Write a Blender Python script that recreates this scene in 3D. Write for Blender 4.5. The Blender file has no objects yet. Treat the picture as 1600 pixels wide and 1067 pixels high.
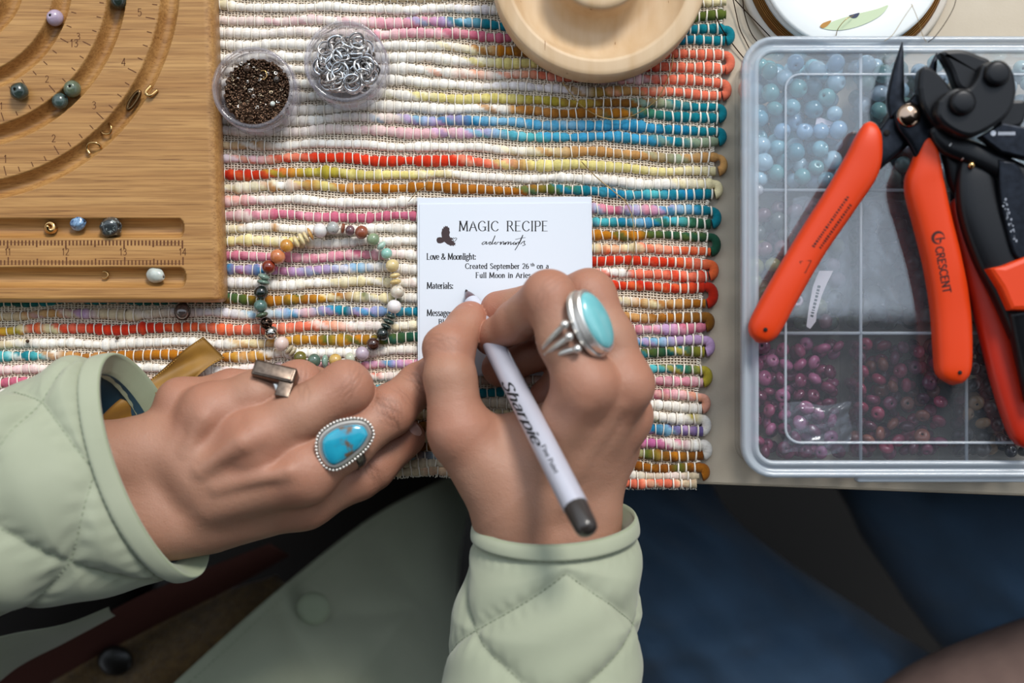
import bpy, math, random
import numpy as np
from mathutils import Vector, Matrix

random.seed(7); rng = np.random.default_rng(7)
scn = bpy.context.scene
COL = scn.collection

# ------------------------------------------------------------ camera, sky, sun, exposure
S0, HC = 0.28e-3, 0.600          # metres per photo pixel on the table top, camera height
cam_d = bpy.data.cameras.new('camera'); cam = bpy.data.objects.new('camera', cam_d); COL.objects.link(cam)
cam.location = (0, 0, HC)
cam_d.sensor_width = 36; cam_d.lens = 36 * HC / (1600 * S0)
cam_d.clip_start = 0.01; cam_d.clip_end = 50
cam_d.dof.use_dof = True; cam_d.dof.focus_distance = 0.592; cam_d.dof.aperture_fstop = 4.5
scn.camera = cam

def lin(c):
    if isinstance(c, str):
        c = c.lstrip('#'); c = [int(c[i:i+2], 16) / 255 for i in (0, 2, 4)]
    return tuple(((x / 12.92) if x <= 0.04045 else ((x + 0.055) / 1.055) ** 2.4) for x in c[:3])

world = bpy.data.worlds.new('daylight'); scn.world = world; world.use_nodes = True
wn = world.node_tree.nodes; wl = world.node_tree.links
bg = wn['Background']; bg.inputs['Strength'].default_value = 1.5
tc = wn.new('ShaderNodeTexCoord'); sx = wn.new('ShaderNodeSeparateXYZ')
wl.new(tc.outputs['Generated'], sx.inputs[0])
ramp = wn.new('ShaderNodeValToRGB'); wl.new(sx.outputs['Z'], ramp.inputs[0])
ramp.color_ramp.elements[0].position = 0.0; ramp.color_ramp.elements[0].color = (0.05, 0.045, 0.04, 1)
ramp.color_ramp.elements[1].position = 1.0; ramp.color_ramp.elements[1].color = (0.74, 0.86, 1.0, 1)
e = ramp.color_ramp.elements.new(0.2); e.color = (0.12, 0.11, 0.10, 1)
e = ramp.color_ramp.elements.new(0.36); e.color = (0.72, 0.78, 0.84, 1)
wl.new(ramp.outputs[0], bg.inputs['Color'])

sun_d = bpy.data.lights.new('sun', 'SUN'); sun = bpy.data.objects.new('sun', sun_d); COL.objects.link(sun)
sun_d.energy = 2.65; sun_d.angle = math.radians(16); sun_d.color = (1.0, 0.955, 0.89)
sun.rotation_euler = Vector((0.40, 1.0, 1.0)).to_track_quat('Z', 'Y').to_euler()
sun.location = (0.5, 0.9, 1.3)

vs = scn.view_settings
vs.view_transform = 'Standard'; vs.look = 'None'; vs.gamma = 1; vs.exposure = 0.0; vs.use_curve_mapping = False
scn.cycles.max_bounces = 10; scn.cycles.transparent_max_bounces = 24; scn.cycles.glossy_bounces = 4
scn.cycles.caustics_reflective = False; scn.cycles.caustics_refractive = False

# ------------------------------------------------------------ helpers
def P(px, py, z=0.0):
    """point of the photograph's pixel px,py lying z mm above the table, in metres"""
    k = S0 * (HC - z * 1e-3) / HC
    return np.array([(px - 800.0) * k, (533.5 - py) * k, z * 1e-3])
def PM(px, py, z=0.0): return P(px, py, z) * 1000.0
def nrm(v):
    v = np.asarray(v, float); return v / (np.linalg.norm(v) + 1e-12)

def tag(o, label=None, cat=None, group=None, kind=None):
    if label: o['label'] = label
    if cat: o['category'] = cat
    if group: o['group'] = group
    if kind: o['kind'] = kind
    return o
def empty(name, loc, label, cat, group=None):
    o = bpy.data.objects.new(name, None); COL.objects.link(o); o.location = Vector(loc)
    o.empty_display_size = 0.01
    return tag(o, label, cat, group)
def mesh_obj(name, verts, faces, mat, parent=None, smooth=True, col=None, mats=None, fmat=None, uv=None):
    """verts in world metres; if a parent is given the vertices are made local to it"""
    verts = np.asarray(verts, float).reshape(-1, 3)
    off = np.zeros(3)
    if parent is not None:
        q = parent
        while q is not None:
            off += np.array(q.location); q = q.parent
    else:
        off = np.array([(verts[:, 0].min() + verts[:, 0].max()) / 2, (verts[:, 1].min() + verts[:, 1].max()) / 2, verts[:, 2].min()])
    me = bpy.data.meshes.new(name)
    me.from_pydata((verts - off).tolist(), [], faces if isinstance(faces, list) else faces.tolist())
    if smooth: me.polygons.foreach_set('use_smooth', [True] * len(me.polygons))
    if mat is not None: me.materials.append(mat)
    if mats:
        for m in mats: me.materials.append(m)
    if fmat is not None: me.polygons.foreach_set('material_index', list(fmat))
    if col is not None:
        a = me.color_attributes.new('Col', 'FLOAT_COLOR', 'POINT')
        c = np.ones((len(verts), 4)); c[:, :3] = col
        a.data.foreach_set('color', c.ravel())
    me.validate()
    o = bpy.data.objects.new(name, me); COL.objects.link(o)
    if parent is not None: o.parent = parent
    else: o.location = Vector(off)
    return o
class MB:
    def __init__(s): s.v = []; s.f = []; s.n = 0; s.c = []; s.m = []
    def add(s, v, f, col=None, mi=0):
        v = np.asarray(v, float).reshape(-1, 3)
        s.v.append(v); s.f += [tuple(int(i) + s.n for i in q) for q in f]; s.n += len(v); s.m += [mi] * len(f)
        if col is not None:
            c = np.asarray(col, float)
            s.c.append(np.tile(c, (len(v), 1)) if c.ndim == 1 else c)
        return s
    def build(s, name, mat, parent=None, smooth=True, mats=None):
        return mesh_obj(name, np.concatenate(s.v), s.f, mat, parent, smooth, np.concatenate(s.c) if s.c else None, mats, s.m if mats else None)

def grid_faces(nu, nv, wrap_u=False, wrap_v=False, flip=False):
    """index = iv*nu+iu"""
    U = nu if wrap_u else nu - 1; V = nv if wrap_v else nv - 1
    i = np.arange(U); j = np.arange(V)
    I, J = np.meshgrid(i, j)
    a = J * nu + I; b = J * nu + (I + 1) % nu; c = ((J + 1) % nv) * nu + (I + 1) % nu; d = ((J + 1) % nv) * nu + I
    q = np.stack([a, b, c, d], -1).reshape(-1, 4)
    if flip: q = q[:, ::-1]
    return q.tolist()
def catmull(pts, n):
    """pts (k,d) -> n samples of a smooth curve"""
    p = np.asarray(pts, float); k = len(p)
    if k == 2:
        t = np.linspace(0, 1, n)[:, None]; return p[0] * (1 - t) + p[1] * t
    q = np.vstack([2 * p[0] - p[1], p, 2 * p[-1] - p[-2]])
    d = np.linalg.norm(np.diff(p[:, :min(3, p.shape[1])], axis=0), axis=1); cum = np.concatenate([[0], np.cumsum(d + 1e-9)])
    s = np.linspace(0, cum[-1], n); out = []
    for x in s:
        i = min(max(np.searchsorted(cum, x, side='right') - 1, 0), k - 2)
        t = (x - cum[i]) / (cum[i + 1] - cum[i])
        a, b, c, e = q[i], q[i + 1], q[i + 2], q[i + 3]
        out.append(0.5 * ((2 * b) + (-a + c) * t + (2 * a - 5 * b + 4 * c - e) * t * t + (-a + 3 * b - 3 * c + e) * t ** 3))
    return np.array(out)
def tube(path, r, nseg=8, cap=True, closed=False):
    """path (n,3); r scalar or array -> verts, faces"""
    path = np.asarray(path, float); n = len(path); r = np.broadcast_to(np.asarray(r, float), (n,))
    t = np.gradient(path, axis=0)
    if closed: t = np.roll(path, -1, 0) - np.roll(path, 1, 0)
    t /= np.linalg.norm(t, axis=1)[:, None] + 1e-12
    up = np.array([0, 0, 1.0]) if abs(t[0][2]) < .9 else np.array([1.0, 0, 0])
    vs_ = []; u = nrm(np.cross(t[0], up))
    ang = np.linspace(0, 2 * np.pi, nseg, endpoint=False)
    for i in range(n):
        u = nrm(u - t[i] * np.dot(u, t[i])); w = np.cross(t[i], u)
        vs_.append(path[i] + r[i] * (np.cos(ang)[:, None] * u + np.sin(ang)[:, None] * w))
    v = np.concatenate(vs_); f = grid_faces(nseg, n, True, closed)
    if cap and not closed:
        f.append(tuple(range(nseg))[::-1]); f.append(tuple(range((n - 1) * nseg, n * nseg)))
    return v, f
def lathe(profile, centre, nseg=64, closed=False):
    """profile (k,2) r,z mm"""
    p = np.asarray(profile, float) * 1e-3; a = np.linspace(0, 2 * np.pi, nseg, endpoint=False)
    v = np.stack([np.outer(p[:, 0], np.cos(a)) + centre[0], np.outer(p[:, 0], np.sin(a)) + centre[1], np.repeat(p[:, 1][:, None], nseg, 1) + centre[2]], -1).reshape(-1, 3)
    return v, grid_faces(nseg, len(p), True, closed)
def sphere(c, rad, nu=20, nv=12, R=None):
    """ellipsoid; rad 3 radii in metres; R 3x3 columns axes"""
    rad = np.broadcast_to(np.asarray(rad, float), (3,))
    th = np.linspace(0, np.pi, nv); a = np.linspace(0, 2 * np.pi, nu, endpoint=False)
    v = np.stack([np.outer(np.sin(th), np.cos(a)), np.outer(np.sin(th), np.sin(a)), np.repeat(np.cos(th)[:, None], nu, 1)], -1).reshape(-1, 3) * rad
    if R is not None: v = v @ np.asarray(R).T
    return v + np.asarray(c), grid_faces(nu, nv, True, flip=True)
def box(c, half, R=None, bev=0.0):
    """bevelled box"""
    h = np.asarray(half, float)
    if bev <= 0:
        s = np.array([[x, y, z] for x in (-1, 1) for y in (-1, 1) for z in (-1, 1)], float) * h
        f = [(0, 1, 3, 2), (4, 6, 7, 5), (0, 4, 5, 1), (2, 3, 7, 6), (0, 2, 6, 4), (1, 5, 7, 3)]
    else:
        rings = []
        m = 6
        def rr(hx, hy, z, b):
            out = []
            for cx, cy, a0 in ((1, 1, 0), (-1, 1, 90), (-1, -1, 180), (1, -1, 270)):
                for q in range(m):
                    a = math.radians(a0 + 90 * q / (m - 1))
                    out.append((cx * (hx - b) + b * math.cos(a), cy * (hy - b) + b * math.sin(a), z))
            return out
        for q in range(4):
            a = math.radians(90 * q / 3); i = bev * (1 - math.sin(a))
            rings.append(rr(h[0] - i, h[1] - i, -h[2] + bev * (1 - math.cos(a)), max(bev - i, 1e-6)) if 0 else rr(h[0] - bev * (1 - math.sin(a)), h[1] - bev * (1 - math.sin(a)), -h[2] + bev * (1 - math.cos(a)) * 1.0, bev))
        top = [[(x, y, -z) for x, y, z in r] for r in rings[::-1]]
        rings += top
        s = np.array(rings).reshape(-1, 3); n = 4 * m
        f = grid_faces(n, len(rings), True); f.append(tuple(range(n))[::-1]); f.append(tuple(range((len(rings) - 1) * n, len(rings) * n)))
    if R is not None: s = s @ np.asarray(R).T
    return s + np.asarray(c), f
def loft(spec, n=40, seg=20, expo=2.6, up=(0, 0, 1)):
    """spec rows: x,y,z (m), half width, half height (m): rounded bar with rounded ends"""
    q = catmull(np.asarray(spec, float), n); c = q[:, :3]; w = np.abs(q[:, 3]); h = np.abs(q[:, 4])
    t = np.gradient(c, axis=0); t /= np.linalg.norm(t, axis=1)[:, None]
    a = np.linspace(0, 2 * np.pi, seg, endpoint=False)
    ca = np.sign(np.cos(a)) * np.abs(np.cos(a)) ** (2 / expo); sa = np.sign(np.sin(a)) * np.abs(np.sin(a)) ** (2 / expo)
    V = []
    for i in range(n):
        s = nrm(np.cross(t[i], up)); u = np.cross(s, t[i])
        V.append(c[i] + np.outer(ca * w[i], s) + np.outer(sa * h[i], u))
    v = np.concatenate(V); f = grid_faces(seg, n, True)
    f.append(tuple(range(seg))[::-1]); f.append(tuple(range((n - 1) * seg, n * seg)))
    return v, f, (c, t, w, h, expo)
def pl(rows):
    """rows (px,py,z mm,w mm,h mm) -> metres"""
    return [list(P(a, b, z)) + [w * 1e-3, h * 1e-3] for a, b, z, w, h in rows]
def prism(poly, z0, z1, bev=0.4):
    """poly list of world xy (m) CCW, z in mm, small top bevel"""
    p = np.asarray(poly, float); n = len(p)
    e = np.roll(p, -1, 0) - np.roll(p, 1, 0); nn = np.stack([e[:, 1], -e[:, 0]], -1); nn /= np.linalg.norm(nn, axis=1)[:, None] + 1e-12
    b = bev * 1e-3
    rings = [(p - nn * b, z0), (p, z0 + bev), (p, z1 - bev), (p - nn * b * .3, z1 - bev * .3), (p - nn * b, z1)]
    v = np.concatenate([np.column_stack([r, np.full(n, z * 1e-3)]) for r, z in rings]); f = grid_faces(n, 5, True)
    f.append(tuple(range(n))[::-1]); f.append(tuple(range(4 * n, 5 * n)))
    return v, f
def wpoly(pts, z, n=None):
    q = np.array([P(a, b, z)[:2] for a, b in pts])
    if n:
        q = catmull(np.vstack([q, q[:1]]), n + 1)[:-1]
    ar = np.sum(q[:, 0] * np.roll(q[:, 1], -1) - np.roll(q[:, 0], -1) * q[:, 1])
    return q if ar > 0 else q[::-1]

# ------------------------------------------------------------ materials
def mat(name, col='#888888', rough=.5, metal=0.0, spec=.5, vcol=False, var=None, bump=None, sss=0.0, coat=0.0,
        speck=None, stretch=None, alpha_mix=None, sheen=0.0, fib=None, trans=0):
    """var=(scale, colour2, contrast) ; bump=(scale, strength, distance mm) ; speck=(scale, colour, threshold)"""
    m = bpy.data.materials.new(name); m.use_nodes = True; nt = m.node_tree; N = nt.nodes; L = nt.links
    b = N['Principled BSDF']; b.inputs['Roughness'].default_value = rough; b.inputs['Metallic'].default_value = metal
    b.inputs['Specular IOR Level'].default_value = spec
    c = lin(col) + (1,)
    b.inputs['Base Color'].default_value = c
    if sss: b.inputs['Subsurface Weight'].default_value = sss; b.inputs['Subsurface Radius'].default_value = (1.0, .45, .25); b.inputs['Subsurface Scale'].default_value = 0.002
    if coat: b.inputs['Coat Weight'].default_value = coat; b.inputs['Coat Roughness'].default_value = .08
    if sheen: b.inputs['Sheen Weight'].default_value = sheen
    if trans: b.inputs['Transmission Weight'].default_value = trans
    tcn = N.new('ShaderNodeTexCoord'); mp = N.new('ShaderNodeMapping'); L.new(tcn.outputs['Object'], mp.inputs[0])
    if stretch: mp.inputs['Scale'].default_value = stretch
    cur = None
    if vcol:
        at = N.new('ShaderNodeAttribute'); at.attribute_name = 'Col'; cur = at.outputs['Color']
    if var:
        nz = N.new('ShaderNodeTexNoise'); nz.inputs['Scale'].default_value = var[0]; nz.inputs['Detail'].default_value = 5
        L.new(mp.outputs[0], nz.inputs['Vector'])
        cr = N.new('ShaderNodeValToRGB'); d = .5 - .5 * var[2]
        cr.color_ramp.elements[0].position = .5 - .35 * (1 - var[2]) ; cr.color_ramp.elements[1].position = .5 + .35 * (1 - var[2]) + .02
        L.new(nz.outputs[0], cr.inputs[0])
        mx = N.new('ShaderNodeMixRGB'); L.new(cr.outputs[0], mx.inputs[0])
        if cur: L.new(cur, mx.inputs[1])
        else: mx.inputs[1].default_value = c
        if vcol:
            mm = N.new('ShaderNodeMixRGB'); mm.blend_type = 'MULTIPLY'; mm.inputs[0].default_value = 1; L.new(cur, mm.inputs[1]); mm.inputs[2].default_value = lin(var[1]) + (1,)
            L.new(mm.outputs[0], mx.inputs[2])
        else: mx.inputs[2].default_value = lin(var[1]) + (1,)
        cur = mx.outputs[0]
    if speck:
        vz = N.new('ShaderNodeTexNoise'); vz.inputs['Scale'].default_value = speck[0]; vz.inputs['Detail'].default_value = 3; L.new(mp.outputs[0], vz.inputs['Vector'])
        mt = N.new('ShaderNodeMath'); mt.operation = 'GREATER_THAN'; mt.inputs[1].default_value = speck[2]; L.new(vz.outputs[0], mt.inputs[0])
        mx = N.new('ShaderNodeMixRGB'); L.new(mt.outputs[0], mx.inputs[0])
        if cur: L.new(cur, mx.inputs[1])
        else: mx.inputs[1].default_value = c
        mx.inputs[2].default_value = lin(speck[1]) + (1,); cur = mx.outputs[0]
    if cur: L.new(cur, b.inputs['Base Color'])
    if bump:
        nz = N.new('ShaderNodeTexNoise'); nz.inputs['Scale'].default_value = bump[0]; nz.inputs['Detail'].default_value = 4; L.new(mp.outputs[0], nz.inputs['Vector'])
        bp = N.new('ShaderNodeBump'); bp.inputs['Strength'].default_value = bump[1]; bp.inputs['Distance'].default_value = bump[2] * 1e-3
        L.new(nz.outputs[0], bp.inputs['Height']); L.new(bp.outputs[0], b.inputs['Normal'])
    return m
def clear_mat(name, tint='#ffffff', milk=0.1, milk_col='#e8eef4', rough=.04, ior=1.5):
    """thin clear plastic: transparent body, whitish scatter, glossy surface by Fresnel"""
    m = bpy.data.materials.new(name); m.use_nodes = True; nt = m.node_tree; N = nt.nodes; L = nt.links
    N.remove(N['Principled BSDF']); out = N['Material Output']
    tr = N.new('ShaderNodeBsdfTransparent'); tr.inputs[0].default_value = lin(tint) + (1,)
    df = N.new('ShaderNodeBsdfDiffuse'); df.inputs[0].default_value = lin(milk_col) + (1,)
    tl = N.new('ShaderNodeBsdfTranslucent'); tl.inputs[0].default_value = lin(milk_col) + (1,)
    m0 = N.new('ShaderNodeMixShader'); m0.inputs[0].default_value = .25; L.new(df.outputs[0], m0.inputs[1]); L.new(tl.outputs[0], m0.inputs[2])
    m1 = N.new('ShaderNodeMixShader'); m1.inputs[0].default_value = milk; L.new(tr.outputs[0], m1.inputs[1]); L.new(m0.outputs[0], m1.inputs[2])
    gl = N.new('ShaderNodeBsdfGlossy'); gl.inputs['Roughness'].default_value = rough
    lw = N.new('ShaderNodeLayerWeight'); lw.inputs[0].default_value = .5     # Facing = 1-|cos|: Schlick's Fresnel, the same on both sides of a thin wall
    pw = N.new('ShaderNodeMath'); pw.operation = 'POWER'; pw.inputs[1].default_value = 5; L.new(lw.outputs['Facing'], pw.inputs[0])
    f0 = ((ior - 1) / (ior + 1)) ** 2; mr = N.new('ShaderNodeMath'); mr.operation = 'MULTIPLY_ADD'; mr.inputs[1].default_value = 1 - f0; mr.inputs[2].default_value = f0; L.new(pw.outputs[0], mr.inputs[0])
    m2 = N.new('ShaderNodeMixShader'); L.new(mr.outputs[0], m2.inputs[0]); L.new(m1.outputs[0], m2.inputs[1]); L.new(gl.outputs[0], m2.inputs[2])
    L.new(m2.outputs[0], out.inputs[0])
    return m

# ------------------------------------------------------------ stroke lettering
_G = {
'A': (.72, "l0,0 .34,1 .68,0|l.12,.36 .56,.36"), 'B': (.62, "l.08,0 .08,1|c.08,1 .42,.98 .48,.76 .38,.54 .08,.53|c.08,.53 .46,.52 .56,.27 .42,.02 .08,0"),
'C': (.74, "c.68,.8 .52,.98 .32,.98 .1,.78 .05,.5 .1,.22 .32,.02 .52,.02 .69,.2"), 'D': (.74, "l.08,0 .08,1|c.08,1 .4,.98 .66,.75 .68,.5 .66,.25 .4,.02 .08,0"),
'E': (.6, "l.08,0 .08,1|l.08,1 .52,1|l.08,.53 .44,.53|l.08,0 .54,0"), 'F': (.58, "l.08,0 .08,1|l.08,1 .52,1|l.08,.52 .44,.52"),
'G': (.78, "c.68,.8 .52,.98 .32,.98 .1,.78 .05,.5 .1,.22 .32,.02 .52,.02 .68,.14|l.68,.1 .68,.42|l.45,.42 .72,.42"),
'I': (.26, "l.12,0 .12,1"), 'L': (.56, "l.08,0 .08,1|l.08,0 .5,0"), 'M': (.92, "l.08,0 .12,1|l.12,1 .44,.1|l.44,.1 .76,1|l.76,1 .8,0"),
'N': (.76, "l.1,0 .1,1|l.1,1 .64,0|l.64,0 .64,1"), 'P': (.6, "l.08,0 .08,1|c.08,1 .44,.98 .54,.74 .44,.5 .08,.46"),
'R': (.68, "l.08,0 .08,1|c.08,1 .42,.98 .5,.76 .42,.54 .08,.52|l.3,.52 .62,0"),
'S': (.58, "c.48,.82 .36,.98 .2,.98 .08,.78 .2,.58 .4,.44 .5,.22 .38,.03 .2,.02 .06,.18"), 'T': (.64, "l.32,0 .32,1|l.02,1 .62,1"),
'a': (.5, "c.08,.56 .2,.68 .34,.62 .38,.5 .38,.02|c.38,.42 .16,.38 .06,.2 .12,.03 .26,.02 .38,.16"), 'c': (.46, "c.42,.54 .32,.68 .16,.66 .05,.46 .05,.24 .14,.03 .3,.0 .42,.14"),
'd': (.56, "l.44,0 .44,1|c.44,.5 .3,.68 .14,.62 .05,.36 .12,.06 .28,.0 .44,.16"), 'e': (.48, "c.06,.36 .42,.36 .4,.56 .26,.68 .1,.58 .05,.34 .12,.08 .28,.0 .42,.12"),
'f': (.34, "c.4,.95 .26,1 .16,.86 .15,.6 .15,0|l.02,.66 .32,.66"), 'g': (.52, "c.4,.6 .24,.68 .1,.6 .08,.42 .2,.28 .34,.34 .4,.5 .34,.64 .5,.7|c.18,.28 .08,.16 .16,.06 .38,.02 .42,-.14 .28,-.28 .08,-.22 .06,-.08 .16,.04"),
'h': (.56, "l.1,0 .1,1|c.1,.46 .24,.66 .38,.62 .42,.46 .42,0"), 'i': (.24, "l.11,0 .11,.66|d.11,.9"), 'l': (.24, "l.11,0 .11,1"),
'm': (.84, "l.1,0 .1,.66|c.1,.46 .24,.66 .36,.62 .4,.46 .4,0|c.4,.46 .54,.66 .66,.62 .7,.46 .7,0"), 'n': (.56, "l.1,0 .1,.66|c.1,.46 .24,.66 .38,.62 .42,.46 .42,0"),
'o': (.52, "c.26,.67 .1,.58 .05,.33 .1,.08 .26,0 .42,.08 .47,.33 .42,.58 .26,.67"), 'p': (.56, "l.1,-.3 .1,.66|c.1,.5 .26,.68 .42,.6 .48,.33 .42,.06 .26,0 .1,.16"),
'r': (.4, "l.1,0 .1,.66|c.1,.44 .2,.64 .36,.62"), 's': (.42, "c.34,.56 .24,.68 .1,.62 .08,.46 .22,.36 .36,.24 .34,.06 .2,.0 .06,.1"),
't': (.36, "c.16,.86 .16,.2 .2,.02 .34,.06|l.02,.64 .32,.64"), 'u': (.56, "c.1,.66 .1,.2 .18,.02 .3,.02 .42,.2|l.42,0 .42,.66"), 'v': (.5, "l.03,.66 .24,0|l.24,0 .45,.66"),
'b': (.54, "l.1,0 .1,1|c.1,.5 .26,.68 .42,.6 .48,.33 .42,.06 .26,0 .1,.16"), 'y': (.5, "l.03,.66 .24,.05|l.45,.66 .14,-.28"),
'&': (.76, "c.7,.42 .5,.1 .28,0 .08,.1 .1,.34 .4,.62 .4,.88 .28,.98 .18,.84 .24,.6 .46,.24 .72,.0"), ':': (.24, "d.11,.08|d.11,.56"), '.': (.2, "d.1,.05"),
'0': (.56, "c.28,1 .1,.86 .05,.5 .1,.14 .28,0 .46,.14 .5,.5 .46,.86 .28,1"), '1': (.4, "l.2,0 .2,1|l.06,.8 .2,1"), '2': (.54, "c.06,.76 .14,.96 .32,.98 .46,.8 .38,.5 .06,.02|l.06,.02 .5,.02"),
'3': (.54, "c.06,.86 .24,1 .42,.9 .42,.66 .2,.54|c.2,.54 .46,.46 .48,.2 .3,.0 .05,.1"), '4': (.56, "l.4,0 .4,1|l.4,1 .04,.3|l.04,.3 .52,.3"),
'5': (.54, "l.1,.98 .46,.98|l.1,.98 .08,.56|c.08,.56 .34,.62 .48,.4 .4,.08 .2,.0 .05,.1"), '6': (.54, "c.42,.92 .2,.86 .06,.5 .08,.14 .26,0 .44,.1 .46,.4 .3,.56 .1,.42"), ' ': (.34, ""),
}
def text_mesh(mb, text, size, fn, x0=0, y0=0, thin=.05, thick=.13, serif=True, sx=1.0, slant=0.0, gap=.08, sub=1):
    """adds flat lettering; fn(u,v)-> world point for u along, v up (same units as size). returns width"""
    x = x0
    for ch in text:
        adv, st = _G.get(ch, _G[' '])
        for s in [q for q in st.split('|') if q]:
            pts = np.array([[float(a) for a in q.split(',')] for q in s[1:].split()])
            if s[0] == 'd':
                r = thick * .62; a = np.linspace(0, 2 * np.pi, 8, endpoint=False)
                ring = [(pts[0][0] + r * math.cos(t), pts[0][1] + r * math.sin(t)) for t in a]
                mb.add([fn(x + (p[0] * sx + slant * p[1]) * size, y0 + p[1] * size) for p in ring], [tuple(range(8))]); continue
            straight = s[0] == 'l'
            if straight:
                q = np.concatenate([np.linspace(pts[i], pts[i + 1], 4 * sub)[(1 if i else 0):] for i in range(len(pts) - 1)])
            else: q = catmull(pts, (len(pts) - 1) * 3 * sub + 1)
            q = q * [sx, 1]
            q[:, 0] += slant * q[:, 1]
            t = np.gradient(q, axis=0); t /= np.linalg.norm(t, axis=1)[:, None] + 1e-9
            w = (thin + (thick - thin) * np.abs(t[:, 1]) ** 1.5) / 2
            nn = np.stack([-t[:, 1], t[:, 0]], -1)
            if straight:
                q[0] -= t[0] * thin * .4; q[-1] += t[-1] * thin * .4
            a = q + nn * w[:, None]; b = q - nn * w[:, None]; n = len(q)
            V = [fn(x + p[0] * size, y0 + p[1] * size) for p in np.concatenate([a, b])]
            mb.add(V, [(i, i + n, i + n + 1, i + 1) for i in range(n - 1)])
            if serif and straight and len(pts) == 2 and abs(pts[1][0] - pts[0][0]) < .45 * abs(pts[1][1] - pts[0][1]):
                for e in pts:
                    ex = e[0] * sx + slant * e[1]; h = .11; k = thin * .55
                    c4 = [(ex - h, e[1] - k), (ex + h, e[1] - k), (ex + h, e[1] + k), (ex - h, e[1] + k)]
                    mb.add([fn(x + p[0] * size, y0 + p[1] * size) for p in c4], [(0, 1, 2, 3)])
        x += (adv * sx + gap) * size
    return x - x0
def text_w(text, size, sx=1.0, gap=.08): return sum((_G.get(c, _G[' '])[0] * sx + gap) * size for c in text)

# ------------------------------------------------------------ common materials
M = {}
M['table'] = mat('table_plastic', '#c9bba6', .5, var=(60, '#bdae98', .2), bump=(900, .25, .15))
M['table_edge'] = mat('table_edge', '#b5a792', .6)
M['dark_metal'] = mat('dark_metal', '#1b1b1d', .4, 1)
M['ink'] = mat('black_ink', '#17171c', .7)
M['burn'] = mat('burnt_wood_marks', '#5d3415', .8)

# ------------------------------------------------------------ structure: floor, and two unseen slabs added to block sky light
v, f = box((0, -.1, -.735), (2.5, 2.5, .01)); o = mesh_obj('floor', v, f, mat('floor_boards', '#0e0b09', .9, var=(4, '#080706', .3)), smooth=False); o['kind'] = 'structure'
v, f = box((0, -1.56, 1.45), (2.2, 1.6, .02)); o = mesh_obj('ceiling', v, f, mat('dark_awning_cloth', '#3a3430', .8), smooth=False); o['kind'] = 'structure'  # added out-of-view slab: darkens the near side and the lid's reflection
v, f = box((0, -3.1, .36), (2.2, .03, 1.09)); o = mesh_obj('wall_back', v, f, mat('dark_wall', '#3b3530', .8), smooth=False); o['kind'] = 'structure'  # added out-of-view slab: stops low sky light from behind

# ------------------------------------------------------------ table
tb = empty('table', (0.05, .2, -.025), 'white plastic folding table carrying the rug, board and bead case', 'table')
ea, eb = P(1095, 757), P(1600, 775.5); sl = (eb - ea) / (eb[0] - ea[0])
L0 = ea + sl * (-.62 - ea[0]); R0 = ea + sl * (.62 - ea[0])
pp = [(L0[0], L0[1]), (R0[0], R0[1]), (.64, .66), (-.6, .66)]
v, f = prism(pp, -25, -.4, 1.5); mesh_obj('table_top', v, f, M['table'], tb, smooth=False)
for lx, ly in ((-.55, -.05), (.57, -.03), (-.52, .6), (.56, .6)):
    v, f = tube([(lx, ly, -.025), (lx, ly, -.724)], .012, 10); mesh_obj('leg', v, f, M['dark_metal'], tb)
v, f = tube([(L0[0] + .01, L0[1] + .004, -.018), (R0[0] - .01, R0[1] + .004, -.018)], .004, 8); mesh_obj('edge_trim', v, f, M['table_edge'], tb)

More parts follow.
